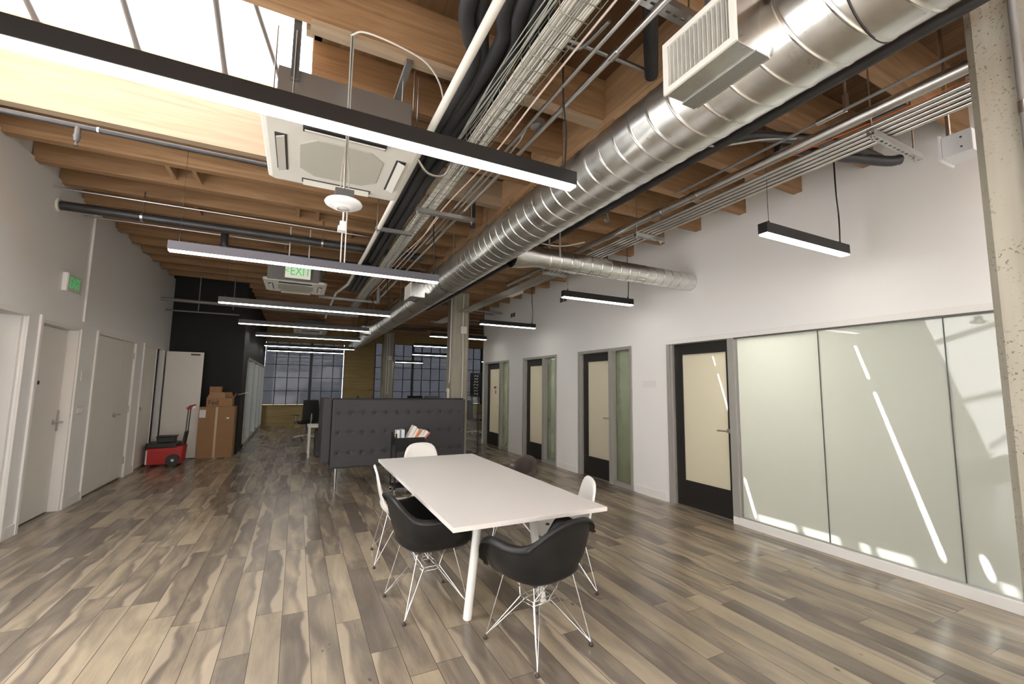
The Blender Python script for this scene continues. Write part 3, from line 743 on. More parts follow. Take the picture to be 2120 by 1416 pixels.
tray = thing('cable_tray', 'wire basket tray full of white cables along the ceiling', 'cable tray', (1.08, 5.5, 3.36))
tx0, tx1, tz0, tz1 = 1.035, 1.205, 3.36, 3.42
q = MB()
for x, z in ((tx0, tz0), (tx0 + .07, tz0), (tx0 + .14, tz0), (tx1, tz0), (tx0, tz1), (tx1, tz1)): q.tube([(x, .3, z), (x, 12.5, z)], .0026, 5)
yy = .32
while yy < 12.5:
    q.tube([(tx0, yy, tz1 + .012), (tx0, yy, tz0 - .002), (tx1, yy, tz0 - .002), (tx1, yy, tz1 + .012)], .0026, 5); yy += .10
q.build('wire_basket', 'wire', tray)
bundle = MB(); bg = MB()
for i in range(54):
    x = tx0 + .012 + random.random() * (tx1 - tx0 - .024); z = tz0 + .008 + random.random() * .035
    pts = []; yy = .3; ph = random.random() * 6
    while yy < 12.6: pts.append((min(tx1 - .008, max(tx0 + .008, x + .010 * math.sin(yy * 1.7 + ph))), yy, z + .004 * math.sin(yy * 2.9 + ph))); yy += .30
    (bundle if i % 6 else bg).tube(pts, .0042, 5)
b1 = bundle.build('white_cables', 'cable_w', tray); b1['kind'] = 'stuff'
b1 = bg.build('grey_cables', 'cable_g', tray); b1['kind'] = 'stuff'
# loose cables sagging at the left of the tray
for i in range(7):
    x = 1.032 - .009 * i; pts = []
    for k in range(12): pts.append((x + .012 * math.sin(k * 1.9 + i), 1.0 + .42 * k, 3.425 + .012 * math.sin(k * 1.3 + i * 2)))
    pipe('loose_cable', ['nearest to the tray', 'second from the tray', 'third from the tray', 'middle one', 'third from the hoses', 'second from the hoses', 'nearest to the hoses'][i] + ' of the seven thin loose cables beside the wire tray', 'cable', pts, .0035, 'cable_g', 5, 'loose cables beside the tray', 4)
pipe('ceiling_cable', 'single cream cable running between the tray and the conduits', 'cable', [(1.24, .6, 3.37), (1.25, 2.0, 3.37), (1.27, 3.0, 3.35), (1.24, 4.2, 3.36), (1.27, 5.6, 3.34), (1.22, 9, 3.36)], .0065, 'cable_pink', 6, None, 5)
pipe('ceiling_cable', 'second cream cable below the tray from the middle strut onward', 'cable', [(1.26, 4.25, 3.36), (1.25, 5.0, 3.33), (1.21, 6.2, 3.36), (1.2, 8, 3.36)], .006, 'cable_pink', 6, None, 5)
pipe('steel_conduit', 'steel conduit left of the spiral duct, nearer the cable tray', 'conduit', [(1.365, .5, 3.40), (1.365, 9, 3.40)], .0125, 'emt', 10, 'steel conduits left of the duct')
pipe('steel_conduit', 'steel conduit left of the spiral duct, nearer the duct', 'conduit', [(1.48, .5, 3.40), (1.48, 10, 3.40)], .017, 'emt', 12, 'steel conduits left of the duct')
pipe('steel_conduit', 'short middle conduit starting at the round cover plate', 'conduit', [(1.43, 2.65, 3.50), (1.43, 2.8, 3.44), (1.43, 3.0, 3.42), (1.43, 5.5, 3.42)], .010, 'emt', 8, 'steel conduits left of the duct')
o = T((1.46, 2.58, 3.43), (1.46, 2.58, 3.47), .055, 20).build('cover_plate', 'zinc'); tag(o, 'round grey junction cover beside the steel conduits', 'cover plate')
tag(MB().cyl((1.48, 1.72, 3.40), (1.48, 1.79, 3.40), .023, 12).build('coupling', 'steel'), 'set-screw coupling on the steel conduit nearest the duct', 'coupling')

def strut(name, label, x0, x1, y, z, rods, w=.041, holes=True, rod_top=3.75, group='strut hangers'):
    t = thing(name, label, 'strut hanger', ((x0 + x1) / 2, y, z), group)
    b = MB(); h = .041; c = .003
    b.box(x0, x1, y - w / 2, y - w / 2 + c, z, z + h); b.box(x0, x1, y + w / 2 - c, y + w / 2, z, z + h)
    nh = int((x1 - x0) / .05); L = (x1 - x0) / nh; hw = .014
    if holes:
        for i in range(nh):
            a = x0 + i * L
            b.box(a, a + L / 2 - hw, y - w / 2 + c, y + w / 2 - c, z, z + c); b.box(a + L / 2 + hw, a + L, y - w / 2 + c, y + w / 2 - c, z, z + c)
            b.box(a + L / 2 - hw, a + L / 2 + hw, y - w / 2 + c, y - .007, z, z + c); b.box(a + L / 2 - hw, a + L / 2 + hw, y + .007, y + w / 2 - c, z, z + c)
    else: b.box(x0, x1, y - w / 2 + c, y + w / 2 - c, z, z + c)
    b.build('channel', 'zinc', t)
    for x in rods:
        q = MB(); q.cyl((x, y, z - .03), (x, y, rod_top), .005, 8); q.cyl((x, y, z - .012), (x, y, z), .010, 6); q.build('threaded_rod', 'steel', t)
    return t
strut('strut_hanger', 'strut hanger under the black hoses, behind the nearest pendant', .63, 1.06, 2.90, 3.305, (.66, 1.03))
strut('strut_hanger', 'strut hanger carrying the cable tray and conduits, right of the air conditioner', .98, 1.62, 4.25, 3.318, (1.0, 1.59), .06, False)
strut('strut_hanger', 'wide perforated strut above the near register', 1.22, 1.78, 1.43, 3.42, (1.7,), .07)
strut('strut_hanger', 'thin strut hanger under the hoses, beyond the air conditioner', .70, 1.12, 5.0, 3.32, (.72,))
strut('strut_hanger', 'distant strut hanger beside the white pipe', .30, 1.5, 9.6, 3.32, (.4, 1.45), .041, False)
RS = 3.155
strut('strut_hanger', 'perforated strut hanger holding the conduits, near the right column', 3.15, 3.80, 1.31, RS, (3.17, 3.72), rod_top=3.65)
strut('strut_hanger', 'perforated strut hanger holding the conduits, middle of the run', 3.12, 3.52, 3.40, RS, (3.14, 3.48), rod_top=3.65)
strut('strut_hanger', 'perforated strut hanger holding the conduits, beyond the branch duct', 3.04, 3.46, 5.22, RS, (3.06, 3.42), rod_top=3.65)
for i in range(5):
    x = 3.155 + i * .057
    pipe('steel_conduit', ['first', 'second', 'third', 'fourth', 'fifth'][i] + ' of the five parallel conduits on the right, counted from the duct side', 'conduit', [(x, -1.5, RS + .055), (x, 11.0, RS + .055)], .0125, 'emt', 10, 'five parallel conduits')
pipe('large_conduit', 'large steel conduit above the five parallel conduits', 'conduit', [(3.16, -1.5, 3.31), (3.16, 3.9, 3.31)], .038, 'emt', 16)
pipe('large_conduit', 'continuation of the large steel conduit beyond its coupling', 'conduit', [(3.16, 3.9, 3.31), (3.16, 6.6, 3.31)], .034, 'emt', 14)
tag(T((3.16, 3.05, 3.31), (3.16, 3.17, 3.31), .044, 14).build('conduit_coupling', 'steel'), 'further of the two couplings on the large steel conduit', 'coupling')
tag(T((3.16, 2.62, 3.31), (3.16, 2.70, 3.31), .043, 14).build('conduit_coupling', 'steel'), 'nearer of the two couplings on the large steel conduit', 'coupling')
pipe('orange_cable', 'thin orange cable below the large steel conduit by the right column', 'cable', [(3.20, -.5, 3.27), (3.21, 1.1, 3.262), (3.19, 1.9, 3.285), (3.17, 3.2, 3.285)], .0035, 'orange', 6, None, 5)
pipe('sprinkler_pipe', 'dark pipe beside the right flank of the spiral duct, left of its pair', 'pipe', [(2.70, -1.5, 3.42), (2.70, 10.5, 3.42)], .030, 'iron', 12, 'pair of dark pipes')
pipe('sprinkler_pipe', 'dark pipe beside the right flank of the spiral duct, right of its pair', 'pipe', [(2.83, -1.5, 3.44), (2.83, 10.5, 3.44)], .040, 'iron', 12, 'pair of dark pipes')
pipe('copper_brown_pipe', 'thin brown pipe between the dark pipes and the large conduit', 'pipe', [(3.17, -1.0, 3.42), (3.17, 2.9, 3.42)], .011, 'grey_paint', 8)
q = MB(); q.cyl((3.17, 1.45, 3.42), (3.17, 1.62, 3.42), .020, 10); q.cyl((3.17, 1.44, 3.40), (3.17, 1.44, 3.62), .009, 8); q.cyl((3.17, 1.44, 3.42), (3.17, 1.44, 3.52), .017, 10)
tag(q.build('sprinkler_fitting', 'steel'), 'valve fitting rising from the thin brown pipe', 'fitting')
pipe('refrigerant_hose', 'dark corrugated hose curving across the joists right of the duct', 'hose', [(2.35, 1.9, 3.60), (2.75, 2.08, 3.48), (3.1, 1.98, 3.50), (3.5, 1.86, 3.52), (4.0, 1.80, 3.56), (4.4, 1.78, 3.55)], .040, 'iron', 12, None, 6)
pipe('refrigerant_hose', 'dark pipe end meeting the white wall below the joists', 'hose', [(3.5, 2.10, 3.58), (4.0, 1.90, 3.53), (4.35, 1.72, 3.49), (4.45, 1.66, 3.50)], .042, 'iron', 14, None, 6)
pipe('ceiling_cable', 'pale cable draped over the dark hoses right of the duct', 'cable', [(2.6, 2.3, 3.50), (2.8, 2.16, 3.43), (3.05, 1.95, 3.44), (3.3, 1.84, 3.46)], .008, 'cable_g', 6, None, 6)
pipe('ceiling_cable', 'pale cable snaking over the conduits before the branch duct', 'cable', [(2.6, 4.9, 3.50), (2.8, 4.7, 3.40), (3.0, 4.6, 3.38), (3.12, 4.3, 3.36)], .009, 'pvc', 6, None, 6)
pipe('bent_conduit', 'bent conduit hooking down from the joists right of the duct', 'conduit', [(2.92, 3.66, 4.08), (2.92, 3.66, 3.8), (2.92, 3.64, 3.62), (2.92, 3.60, 3.40), (2.90, 3.58, 3.34), (2.84, 3.55, 3.33)], .012, 'grey_paint', 8, None, 5)
for x, y, l in ((2.95, 3.68, 'thin rod hanging right of the duct above the large conduit'), (2.5, 4.9, 'thin rod hanging right of the duct near the branch'), (2.95, 5.4, 'thin rod hanging beyond the branch duct')):
    tag(T((x, y, 3.35), (x, y, 4.08), .005, 6).build('hanger_rod', 'zinc'), l, 'rod', 'hanger rods')
pipe('ceiling_conduit', 'thin conduit crossing the joists right of the duct in the distance', 'conduit', [(2.4, 6.2, 3.6), (4.4, 6.35, 3.6)], .011, 'plate', 8)
pipe('ceiling_conduit', 'conduit running along the joists above the cream cable', 'conduit', [(1.2, 2.08, 3.70), (2.05, 2.05, 3.70)], .014, 'zinc', 8)
pipe('bent_conduit', 'short conduit elbow ending above the steel conduits', 'conduit', [(1.42, 1.72, 3.55), (1.40, 1.95, 3.56), (1.33, 2.02, 3.60), (1.24, 2.06, 3.69)], .012, 'zinc', 8, None, 6)
pipe('refrigerant_hose', 'thick black insulated hose crossing above the near register', 'hose', [(1.2, 1.35, 3.70), (1.5, 1.50, 3.69), (1.75, 1.75, 3.68), (2.05, 2.05, 3.68)], .045, 'foam', 14, None, 6)
o = MB().box(3.7, 4.0, 7.6, 8.1, 3.44, 3.52).build('ceiling_panel_unit', 'plate', None, .01); tag(o, 'pale flat unit fixed under the joists beside the white wall', 'ceiling unit')
# left half pipes
p1 = thing('fire_main_pipe', 'large black pipe leaving the left wall and crossing under the joists', 'pipe', (-.8, 6.36, 3.43))
MB().tube([(XL, 6.36, 3.49), (1.6, 6.36, 3.49)], .052, 16).build('pipe_body', 'iron', p1)
for x in (-1.75, .2): MB().cyl((x - .012, 6.36, 3.49), (x + .012, 6.36, 3.49), .058, 16).build('pipe_clamp', 'steel', p1); 
for x in (-1.75, .2): MB().cyl((x, 6.36, 3.54), (x, 6.36, 3.8), .006, 6).build('hanger_rod', 'steel', p1)
MB().cyl((XL, 6.36, 3.49), (XL + .02, 6.36, 3.49), .075, 18).build('wall_collar', 'plate', p1)
pipe('fire_main_pipe', 'lower black pipe with an elbow behind the large black pipe', 'pipe', [(-.98, 6.75, 3.62), (-.98, 6.75, 3.42), (-.95, 6.75, 3.37), (-.88, 6.75, 3.35), (.9, 6.75, 3.35)], .045, 'iron', 12, None, 4)
pipe('ceiling_conduit', 'thin bright conduit just above the large black pipe', 'conduit', [(XL, 6.20, 3.63), (1.0, 6.20, 3.63)], .011, 'emt', 8, 'thin conduits by the black pipe')
pipe('ceiling_conduit', 'thin bright conduit just beyond the large black pipe', 'conduit', [(XL, 6.95, 3.58), (-.2, 6.95, 3.58)], .011, 'emt', 8, 'thin conduits by the black pipe')
s1 = thing('sprinkler_line', 'slim black sprinkler pipe under the bright beam by the skylight', 'sprinkler pipe', (-1.3, 4.52, 3.6))
MB().tube([(XL, 4.56, 3.62), (-.25, 4.56, 3.62)], .021, 10).build('pipe_body', 'iron', s1)
q = MB(); q.cyl((-1.72, 4.56, 3.62), (-1.72, 4.56, 3.54), .020, 10); q.cyl((-1.72, 4.56, 3.54), (-1.72, 4.56, 3.49), .026, 10, .018); q.cyl((-1.72, 4.56, 3.49), (-1.72, 4.56, 3.455), .008, 8); q.lathe([(.001, 0), (.018, 0), (.018, .003), (.001, .003)], (-1.72, 4.56, 3.452), 12)
q.build('sprinkler_head', 'dark_grey', s1); MB().cyl((-1.60, 4.56, 3.62), (-1.585, 4.56, 3.62), .027, 12).build('pipe_clamp', 'steel', s1)
pipe('rear_pipe', 'grey pipe crossing in front of the black wall, upper of two', 'pipe', [(XL, 10.5, 3.18), (-.3, 10.55, 3.16), (1.2, 10.6, 3.16)], .035, 'grey_paint', 10, 'grey pipes before the black wall')
pipe('rear_pipe', 'grey pipe crossing in front of the black wall, lower of two', 'pipe', [(XL, 10.9, 3.02), (-1.2, 10.9, 3.02)], .016, 'grey_paint', 8, 'grey pipes before the black wall')
for i, (x, y, z) in enumerate(((-1.9, 10.7, 3.02), (-1.3, 10.7, 3.1))):
    tag(T((x, y, z), (x, y, 4.08), .010, 6).build('hanger_rod', 'grey_paint'), ['thin rod hanging before the black wall, left', 'thin rod hanging before the black wall, right'][i], 'rod', 'rods before the black wall')
# far tangle of pipes
for i in range(9):
    x0 = 2.4 + random.random() * 2; yy = 9.8 + i * .75; z = 3.35 + random.random() * .25
    pipe('far_ceiling_pipe', ['nearest', 'second nearest', 'third nearest', 'fourth nearest', 'middle', 'fourth furthest', 'third furthest', 'second furthest', 'furthest'][i] + ' of the thin pipes crossing the dark far ceiling', 'pipe', [(x0, yy, z), (x0 + 1.5 + random.random() * 2, yy + random.uniform(-.5, .5), z + random.uniform(-.05, .05))], .014 + random.random() * .012, random.choice(['grey_paint', 'zinc', 'iron']), 6, 'thin pipes of the dark far ceiling')
pipe('brace_rod', 'diagonal brace rod below the conduits left of the duct, rising right', 'rod', [(1.15, 6.1, 3.75), (1.6, 6.3, 3.3)], .010, 'iron', 6, 'diagonal brace rods')
pipe('brace_rod', 'diagonal brace rod below the conduits left of the duct, rising left', 'rod', [(1.62, 5.9, 3.72), (1.2, 6.2, 3.3)], .010, 'iron', 6, 'diagonal brace rods')
pipe('brace_rod', 'diagonal brace rod above the third pendant', 'rod', [(.9, 9.3, 4.08), (1.45, 9.6, 3.20)], .010, 'iron', 6, 'diagonal brace rods')
pipe('vent_stub', 'short vertical black pipe above the duct beside the tray strut', 'pipe', [(1.66, 4.4, 3.32), (1.66, 4.4, 3.62)], .03, 'iron', 10)
pipe('vent_stub', 'short upright grey pipe beyond the second register', 'pipe', [(1.28, 8.3, 3.08), (1.28, 8.3, 3.4)], .035, 'grey_paint', 10)
pipe('vent_stub', 'thick black cross pipe under the far joists left of the duct', 'pipe', [(.75, 7.1, 3.44), (1.75, 7.1, 3.44)], .05, 'iron', 10)
pipe('flex_conduit', 'ribbed flexible conduit looping right of the near air conditioner', 'conduit', [(.70, 3.05, 3.23), (.80, 3.1, 3.16), (.92, 3.12, 3.18), (.98, 3.1, 3.28), (1.0, 3.1, 3.36)], .011, 'steel', 8, None, 6)
pipe('ceiling_cable', 'pair of white cables arching across the header beam to the hoses', 'cable', [(.175, 2.66, 3.70), (.25, 2.62, 3.72), (.45, 2.62, 3.71), (.65, 2.66, 3.69), (.78, 2.75, 3.62), (.86, 2.9, 3.50)], .006, 'cable_w', 6, None, 6)
# junction box by the right column
jb = thing('junction_box', 'white junction box on the far side of the right column', 'junction box', (3.6, 1.05, 3.0))
MB().box(3.56, 3.72, .98, 1.12, 3.01, 3.15).build('box_body', 'ap', jb, .004); MB().box(3.545, 3.735, 1.12, 1.135, 2.995, 3.165).build('box_lid', 'ap', jb, .006)
q = MB()
for z in (3.05, 3.11): q.cyl((3.562, 1.03, z), (3.557, 1.03, z), .006, 8)
q.build('screw', 'dark_grey', jb); MB().tube([(3.62, 1.10, 3.15), (3.62, 1.10, 4.08)], .012, 8).build('conduit', 'emt', jb)

# ============================================================ AIR CONDITIONERS
def cassette(x0, x1, y0, y1, z, label, body_h=.30, body='zinc'):
    t = thing('ceiling_air_conditioner', label, 'air conditioner', ((x0 + x1) / 2, (y0 + y1) / 2, z), 'ceiling cassettes')
    cx, cy = (x0 + x1) / 2, (y0 + y1) / 2; hx, hy = (x1 - x0) / 2, (y1 - y0) / 2
    k = .03
    def ring(s, zz, c=.04):
        a, b = hx * s, hy * s
        return [(cx + px, cy + py, zz) for px, py in ((-a + c, -b), (a - c, -b), (a, -b + c), (a, b - c), (a - c, b), (-a + c, b), (-a, b - c), (-a, -b + c))]
    rs = [ring(.985, z + .05), ring(1, z + .035), ring(.985, z + .008), ring(.93, z)]
    p = MB(); vs = [v for r in rs for v in r]
    p.add(vs, [(i * 8 + j, i * 8 + (j + 1) % 8, (i + 1) * 8 + (j + 1) % 8, (i + 1) * 8 + j) for i in range(3) for j in range(8)] + [tuple(range(8)), tuple(range(31, 23, -1))])
    p.build('panel', 'ac', t)
    MB().box(x0 + .08, x1 - .08, y0 + .08, y1 - .08, z + .05, z + .05 + body_h).build('body', body, t)
    a = hx * .55
    g = MB(); c = .10
    pts = [(-a + c, -a), (a - c, -a), (a, -a + c), (a, a - c), (a - c, a), (-a + c, a), (-a, a - c), (-a, -a + c)]
    g.add([(cx + px, cy + py, z - .006) for px, py in pts] + [(cx + px * 1.03, cy + py * 1.03, z) for px, py in pts], [tuple(range(8))[::-1]] + [(i, (i + 1) % 8, 8 + (i + 1) % 8, 8 + i) for i in range(8)])
    g.build('grille', 'ac_grille', t)
    L = hx * .52; o = hx * .78; w = .035
    for dx, dy in ((0, -1), (0, 1), (-1, 0), (1, 0)):
        mx, my = cx + dx * o, cy + dy * o
        ax, ay = (L, w) if dx == 0 else (w, L)
        s = MB().box(mx - ax, mx + ax, my - ay, my + ay, z - .004, z + .001).build('outlet', 'ac_dark', t)
        q = MB(); th = .006
        if dx == 0: q.add([(mx - ax + .01, my - w * dy * .6, z - .004), (mx + ax - .01, my - w * dy * .6, z - .004), (mx + ax - .01, my + w * dy * .75, z - .022), (mx - ax + .01, my + w * dy * .75, z - .022)] + [(mx - ax + .01, my - w * dy * .6, z - .010), (mx + ax - .01, my - w * dy * .6, z - .010), (mx + ax - .01, my + w * dy * .75, z - .028), (mx - ax + .01, my + w * dy * .75, z - .028)], [(0, 1, 2, 3), (7, 6, 5, 4), (0, 4, 5, 1), (1, 5, 6, 2), (2, 6, 7, 3), (3, 7, 4, 0)])
        else: q.add([(mx - w * dx * .6, my - ay + .01, z - .004), (mx - w * dx * .6, my + ay - .01, z - .004), (mx + w * dx * .75, my + ay - .01, z - .022), (mx + w * dx * .75, my - ay + .01, z - .022)] + [(mx - w * dx * .6, my - ay + .01, z - .010), (mx - w * dx * .6, my + ay - .01, z - .010), (mx + w * dx * .75, my + ay - .01, z - .028), (mx + w * dx * .75, my - ay + .01, z - .028)], [(0, 1, 2, 3), (7, 6, 5, 4), (0, 4, 5, 1), (1, 5, 6, 2), (2, 6, 7, 3), (3, 7, 4, 0)])
        q.build('flap', 'ac', s)
    for sx in (-1, 1):
        for sy in (-1, 1):
            x = cx + sx * (hx - .06); y = cy + sy * (hy - .12)
            MB().cyl((x, y, z + .2), (x, y, 3.76), .005, 6).build('hanger_rod', 'steel', t)
    return t
ac1 = cassette(-.29, .68, 2.74, 3.70, 3.13, 'white four-way ceiling air conditioner above the disc access point')
cassette(-.60, .37, 7.9, 8.85, 3.23, 'white ceiling air conditioner behind the hanging exit sign', body='dark_grey')
cassette(-.20, .80, 15.2, 16.2, 3.26, 'distant ceiling air conditioner above the far pendants', body='dark_grey')
for (x, y), l in zip(((-.12, 2.80), (.55, 2.80)), ('slotted black strut beside the near air conditioner at the skylight corner', 'slotted grey strut above the right side of the near air conditioner')):
    t = thing('slotted_channel', l, 'channel', (x, y, 3.6), 'slotted channels above the near air conditioner')
    if x < 0: MB().box(x - .022, x + .022, 2.78, 2.81, 3.40, 3.82).build('channel', 'dark_grey', t); MB().cyl((x, 2.77, 3.2), (x, 2.77, 3.7), .005, 6).build('threaded_rod', 'steel', t)
    else: MB().box(x - .022, x + .022, 2.70, 3.40, 3.68, 3.71).build('channel', 'zinc', t); MB().cyl((x, 2.9, 3.2), (x, 2.9, 3.7), .005, 6).build('threaded_rod', 'steel', t)

# access point disc
ap = thing('wireless_access_point', 'white disc access point hanging below the near air conditioner', 'access point', (.187, 2.66, 2.60))
q = MB().lathe([(.0005, -.012), (.035, -.012), (.036, -.010), (.075, -.002), (.102, .012), (.106, .02), (.100, .030), (.07, .040), (.0005, .042)], (.187, 2.66, 2.60), 40); q.build('disc', 'ap', ap)
q = MB().lathe([(.034, 0), (.0365, 0), (.0365, .004), (.034, .004)], (.187, 2.66, 2.586), 32); q.build('led_ring', 'ac_grille', ap)
q = MB().box(.135, .240, 2.625, 2.70, 2.642, 2.70).build('mount_box', 'dark_grey', ap, .003)
MB().tube([(.187, 2.665, 2.70), (.187, 2.665, 3.72)], .007, 8).build('drop_conduit', 'emt', ap)
for i in (-1, 1): MB().tube(smooth_path([(.187 + i * .022, 2.65, 2.70), (.187 + i * .02, 2.65, 2.82), (.187 + i * .007, 2.655, 2.95), (.187 + i * .006, 2.655, 3.3), (.187 + i * .008, 2.655, 3.70)], 4), .0035, 6).build('cable', 'cable_g', ap)
cm = thing('ceiling_sensor', 'small white sensor hanging behind the disc access point', 'sensor', (.30, 4.3, 2.95))
MB().box(.255, .325, 4.15, 4.23, 2.965, 3.01).build('base', 'ap', cm, .004); MB().box(.27, .325, 4.16, 4.21, 3.01, 3.06).build('head', 'ap', cm, .004); MB().cyl((.30, 4.18, 3.06), (.30, 4.18, 3.78), .005, 6).build('stem', 'plate', cm)
for x, l in ((.345, 'white drop rod above the second pendant, left'), (.385, 'white drop rod above the second pendant, right')):
    tag(T((x, 4.90, 2.846), (x, 4.90, 3.78), .007, 8).build('drop_rod', 'plate'), l, 'rod', 'white drop rods above the second pendant')

# ============================================================ EXIT SIGNS
ex = thing('exit_sign', 'hanging green and white exit sign with a left arrow', 'exit sign', (-.07, 6.6, 3.0))
MB().box(-.235, .085, 6.60, 6.612, 3.01, 3.20).build('face', 'exit_white', ex, .003)
MB().box(-.45, .20, 6.66, 6.70, 2.99, 3.24).build('back_plate', 'dark_grey', ex); MB().box(-.30, .13, 6.615, 6.66, 3.19, 3.24).build('housing', 'alu', ex)
MB().tube([(-.20, 6.68, 3.24), (-.20, 6.68, 3.76)], .008, 8).build('stem', 'plate', ex); MB().tube([(.05, 6.68, 3.24), (.05, 6.68, 3.76)], .008, 8).build('stem', 'plate', ex)
RX = Matrix.Rotation(PI / 2, 4, 'X')
def wmat(parent, p, R): return Matrix.Translation(Vector(p) - WP(parent)) @ R
text('EXIT', .155, 'exit_green', ex, wmat(ex, (-.045, 6.598, 3.108), RX @ Matrix.Diagonal((.82, 1.15, 1, 1))), 'letters')
text('<', .11, 'exit_green', ex, wmat(ex, (-.212, 6.598, 3.108), RX), 'arrow')
ex2 = thing('exit_sign', 'pale exit sign fixed on the left wall above the restroom door', 'exit sign', (XL, 6.8, 2.58))
MB().box(XL, XL + .045, 6.64, 7.00, 2.585, 2.80).build('housing', 'ap', ex2, .004)
MB().box(XL + .045, XL + .052, 6.65, 6.99, 2.59, 2.795).build('face', 'exit_tint', ex2, .002)
RW = Matrix.Rotation(PI / 2, 4, 'Z') @ RX
text('EXIT', .155, 'exit_green', ex2, wmat(ex2, (XL + .053, 6.82, 2.69), RW @ Matrix.Diagonal((.82, 1.15, 1, 1))), 'letters')

# ============================================================ WALL FITTINGS
def plate(name, label, y0, y1, z0, z1, side, mat='plate', cat='plate', d=.008):
    o = (MB().box(XR - d, XR, y0, y1, z0, z1) if side > 0 else MB().box(XL, XL + d, y0, y1, z0, z1)).build(name, mat, None, .002); return tag(o, label, cat)
plate('room_sign', 'faint pale room sign on the white wall left of the nearest glass door', 4.73, 4.99, 1.57, 1.67, 1, 'plaque', 'sign')
t = plate('room_sign', 'thin framed white sign beside the restroom door', 7.40, 7.62, 1.56, 1.68, -1, 'trim', 'sign', .01)
sw = thing('light_switch', 'three-gang light switch below the framed sign on the left wall', 'light switch', (XL, 7.45, 1.12))
MB().box(XL, XL + .008, 7.36, 7.55, 1.12, 1.24).build('switch_plate', 'plate', sw, .002)
for i in range(3): MB().box(XL + .008, XL + .014, 7.39 + i * .05, 7.42 + i * .05, 1.15, 1.21).build('rocker', 'ap', sw)
for y, z, l in ((7.02, 3.24, 'twin vent grille on the white wall below the branch duct'), (9.28, 3.25, 'twin vent grille on the white wall nearer the slim column')):
    t = thing('wall_vent', l, 'vent', (XR, y + .1, z), 'vent grilles on the white wall')
    MB().box(XR - .012, XR, y, y + .27, z, z + .12).build('frame', 'plaque', t)
    for k in (0, 1): MB().box(XR - .014, XR - .011, y + .015 + k * .13, y + .125 + k * .13, z + .012, z + .108).build('grille', 'dark_grey', t)

# ============================================================ TABLE
tb = thing('meeting_table', 'large white rectangular table with round white legs', 'table', (1.4, 3.73, 0))
MB().box(.850, 1.957, 2.45, 5.01, .712, .740).build('tabletop', ['table'], tb, .002)
for sx in (-1, 1):
    for y, dy in ((2.87, .03), (4.60, -.03)):
        q = MB(); q.cyl((1.40 + sx * .29, y, .004), (1.40 + sx * .205, y + dy, .70), .029, 20); q.cyl((1.40 + sx * .29, y, 0), (1.40 + sx * .2895, y, .006), .025, 16)
        q.cyl((1.40 + sx * .206, y + dy, .69), (1.40 + sx * .205, y + dy, .712), .05, 20); q.build('leg', 'white_metal', tb)
MB().box(1.17, 1.63, 2.90, 4.57, .66, .70).build('underframe', 'white_metal', tb)

# ============================================================ SHELL CHAIRS
def spl(tab, th):
    th = abs(((th + 180) % 360) - 180)
    for i in range(len(tab) - 1):
        a, b = tab[i], tab[i + 1]
        if a[0] <= th <= b[0] + 1e-9:
            p0 = tab[max(i - 1, 0)]; p3 = tab[min(i + 2, len(tab) - 1)]
            t = (th - a[0]) / (b[0] - a[0]); out = []
            for k in (1, 2, 3):
                m1 = (b[k] - p0[k]) / max(b[0] - p0[0], 1e-6) * (b[0] - a[0]); m2 = (p3[k] - a[k]) / max(p3[0] - a[0], 1e-6) * (b[0] - a[0])
                if i == 0: m1 = (0 if k != 1 else b[k] - a[k])
                if i == len(tab) - 2: m2 = (0 if k != 1 else b[k] - a[k])
                h = (2 * t ** 3 - 3 * t * t + 1) * a[k] + (t ** 3 - 2 * t * t + t) * m1 + (-2 * t ** 3 + 3 * t * t) * b[k] + (t ** 3 - t * t) * m2
                out.append(h)
            return out
ARM = [(0, 0, .265, .430), (20, .11, .262, .430), (36, .200, .235, .445), (50, .258, .190, .525), (62, .290, .145, .625), (76, .305, .080, .662), (90, .303, 0, .662), (105, .292, -.08, .655), (120, .268, -.155, .660), (136, .232, -.215, .690), (152, .178, -.258, .745), (166, .096, -.284, .782), (180, 0, -.292, .792)]
SIDE = [(0, 0, .225, .425), (22, .11, .22, .425), (42, .20, .18, .435), (62, .232, .09, .447), (85, .235, 0, .450), (105, .228, -.08, .462), (122, .222, -.140, .51), (135, .215, -.180, .59), (147, .200, -.205, .68), (156, .178, -.222, .75), (164, .132, -.235, .795), (172, .07, -.240, .811), (180, 0, -.242, .815)]
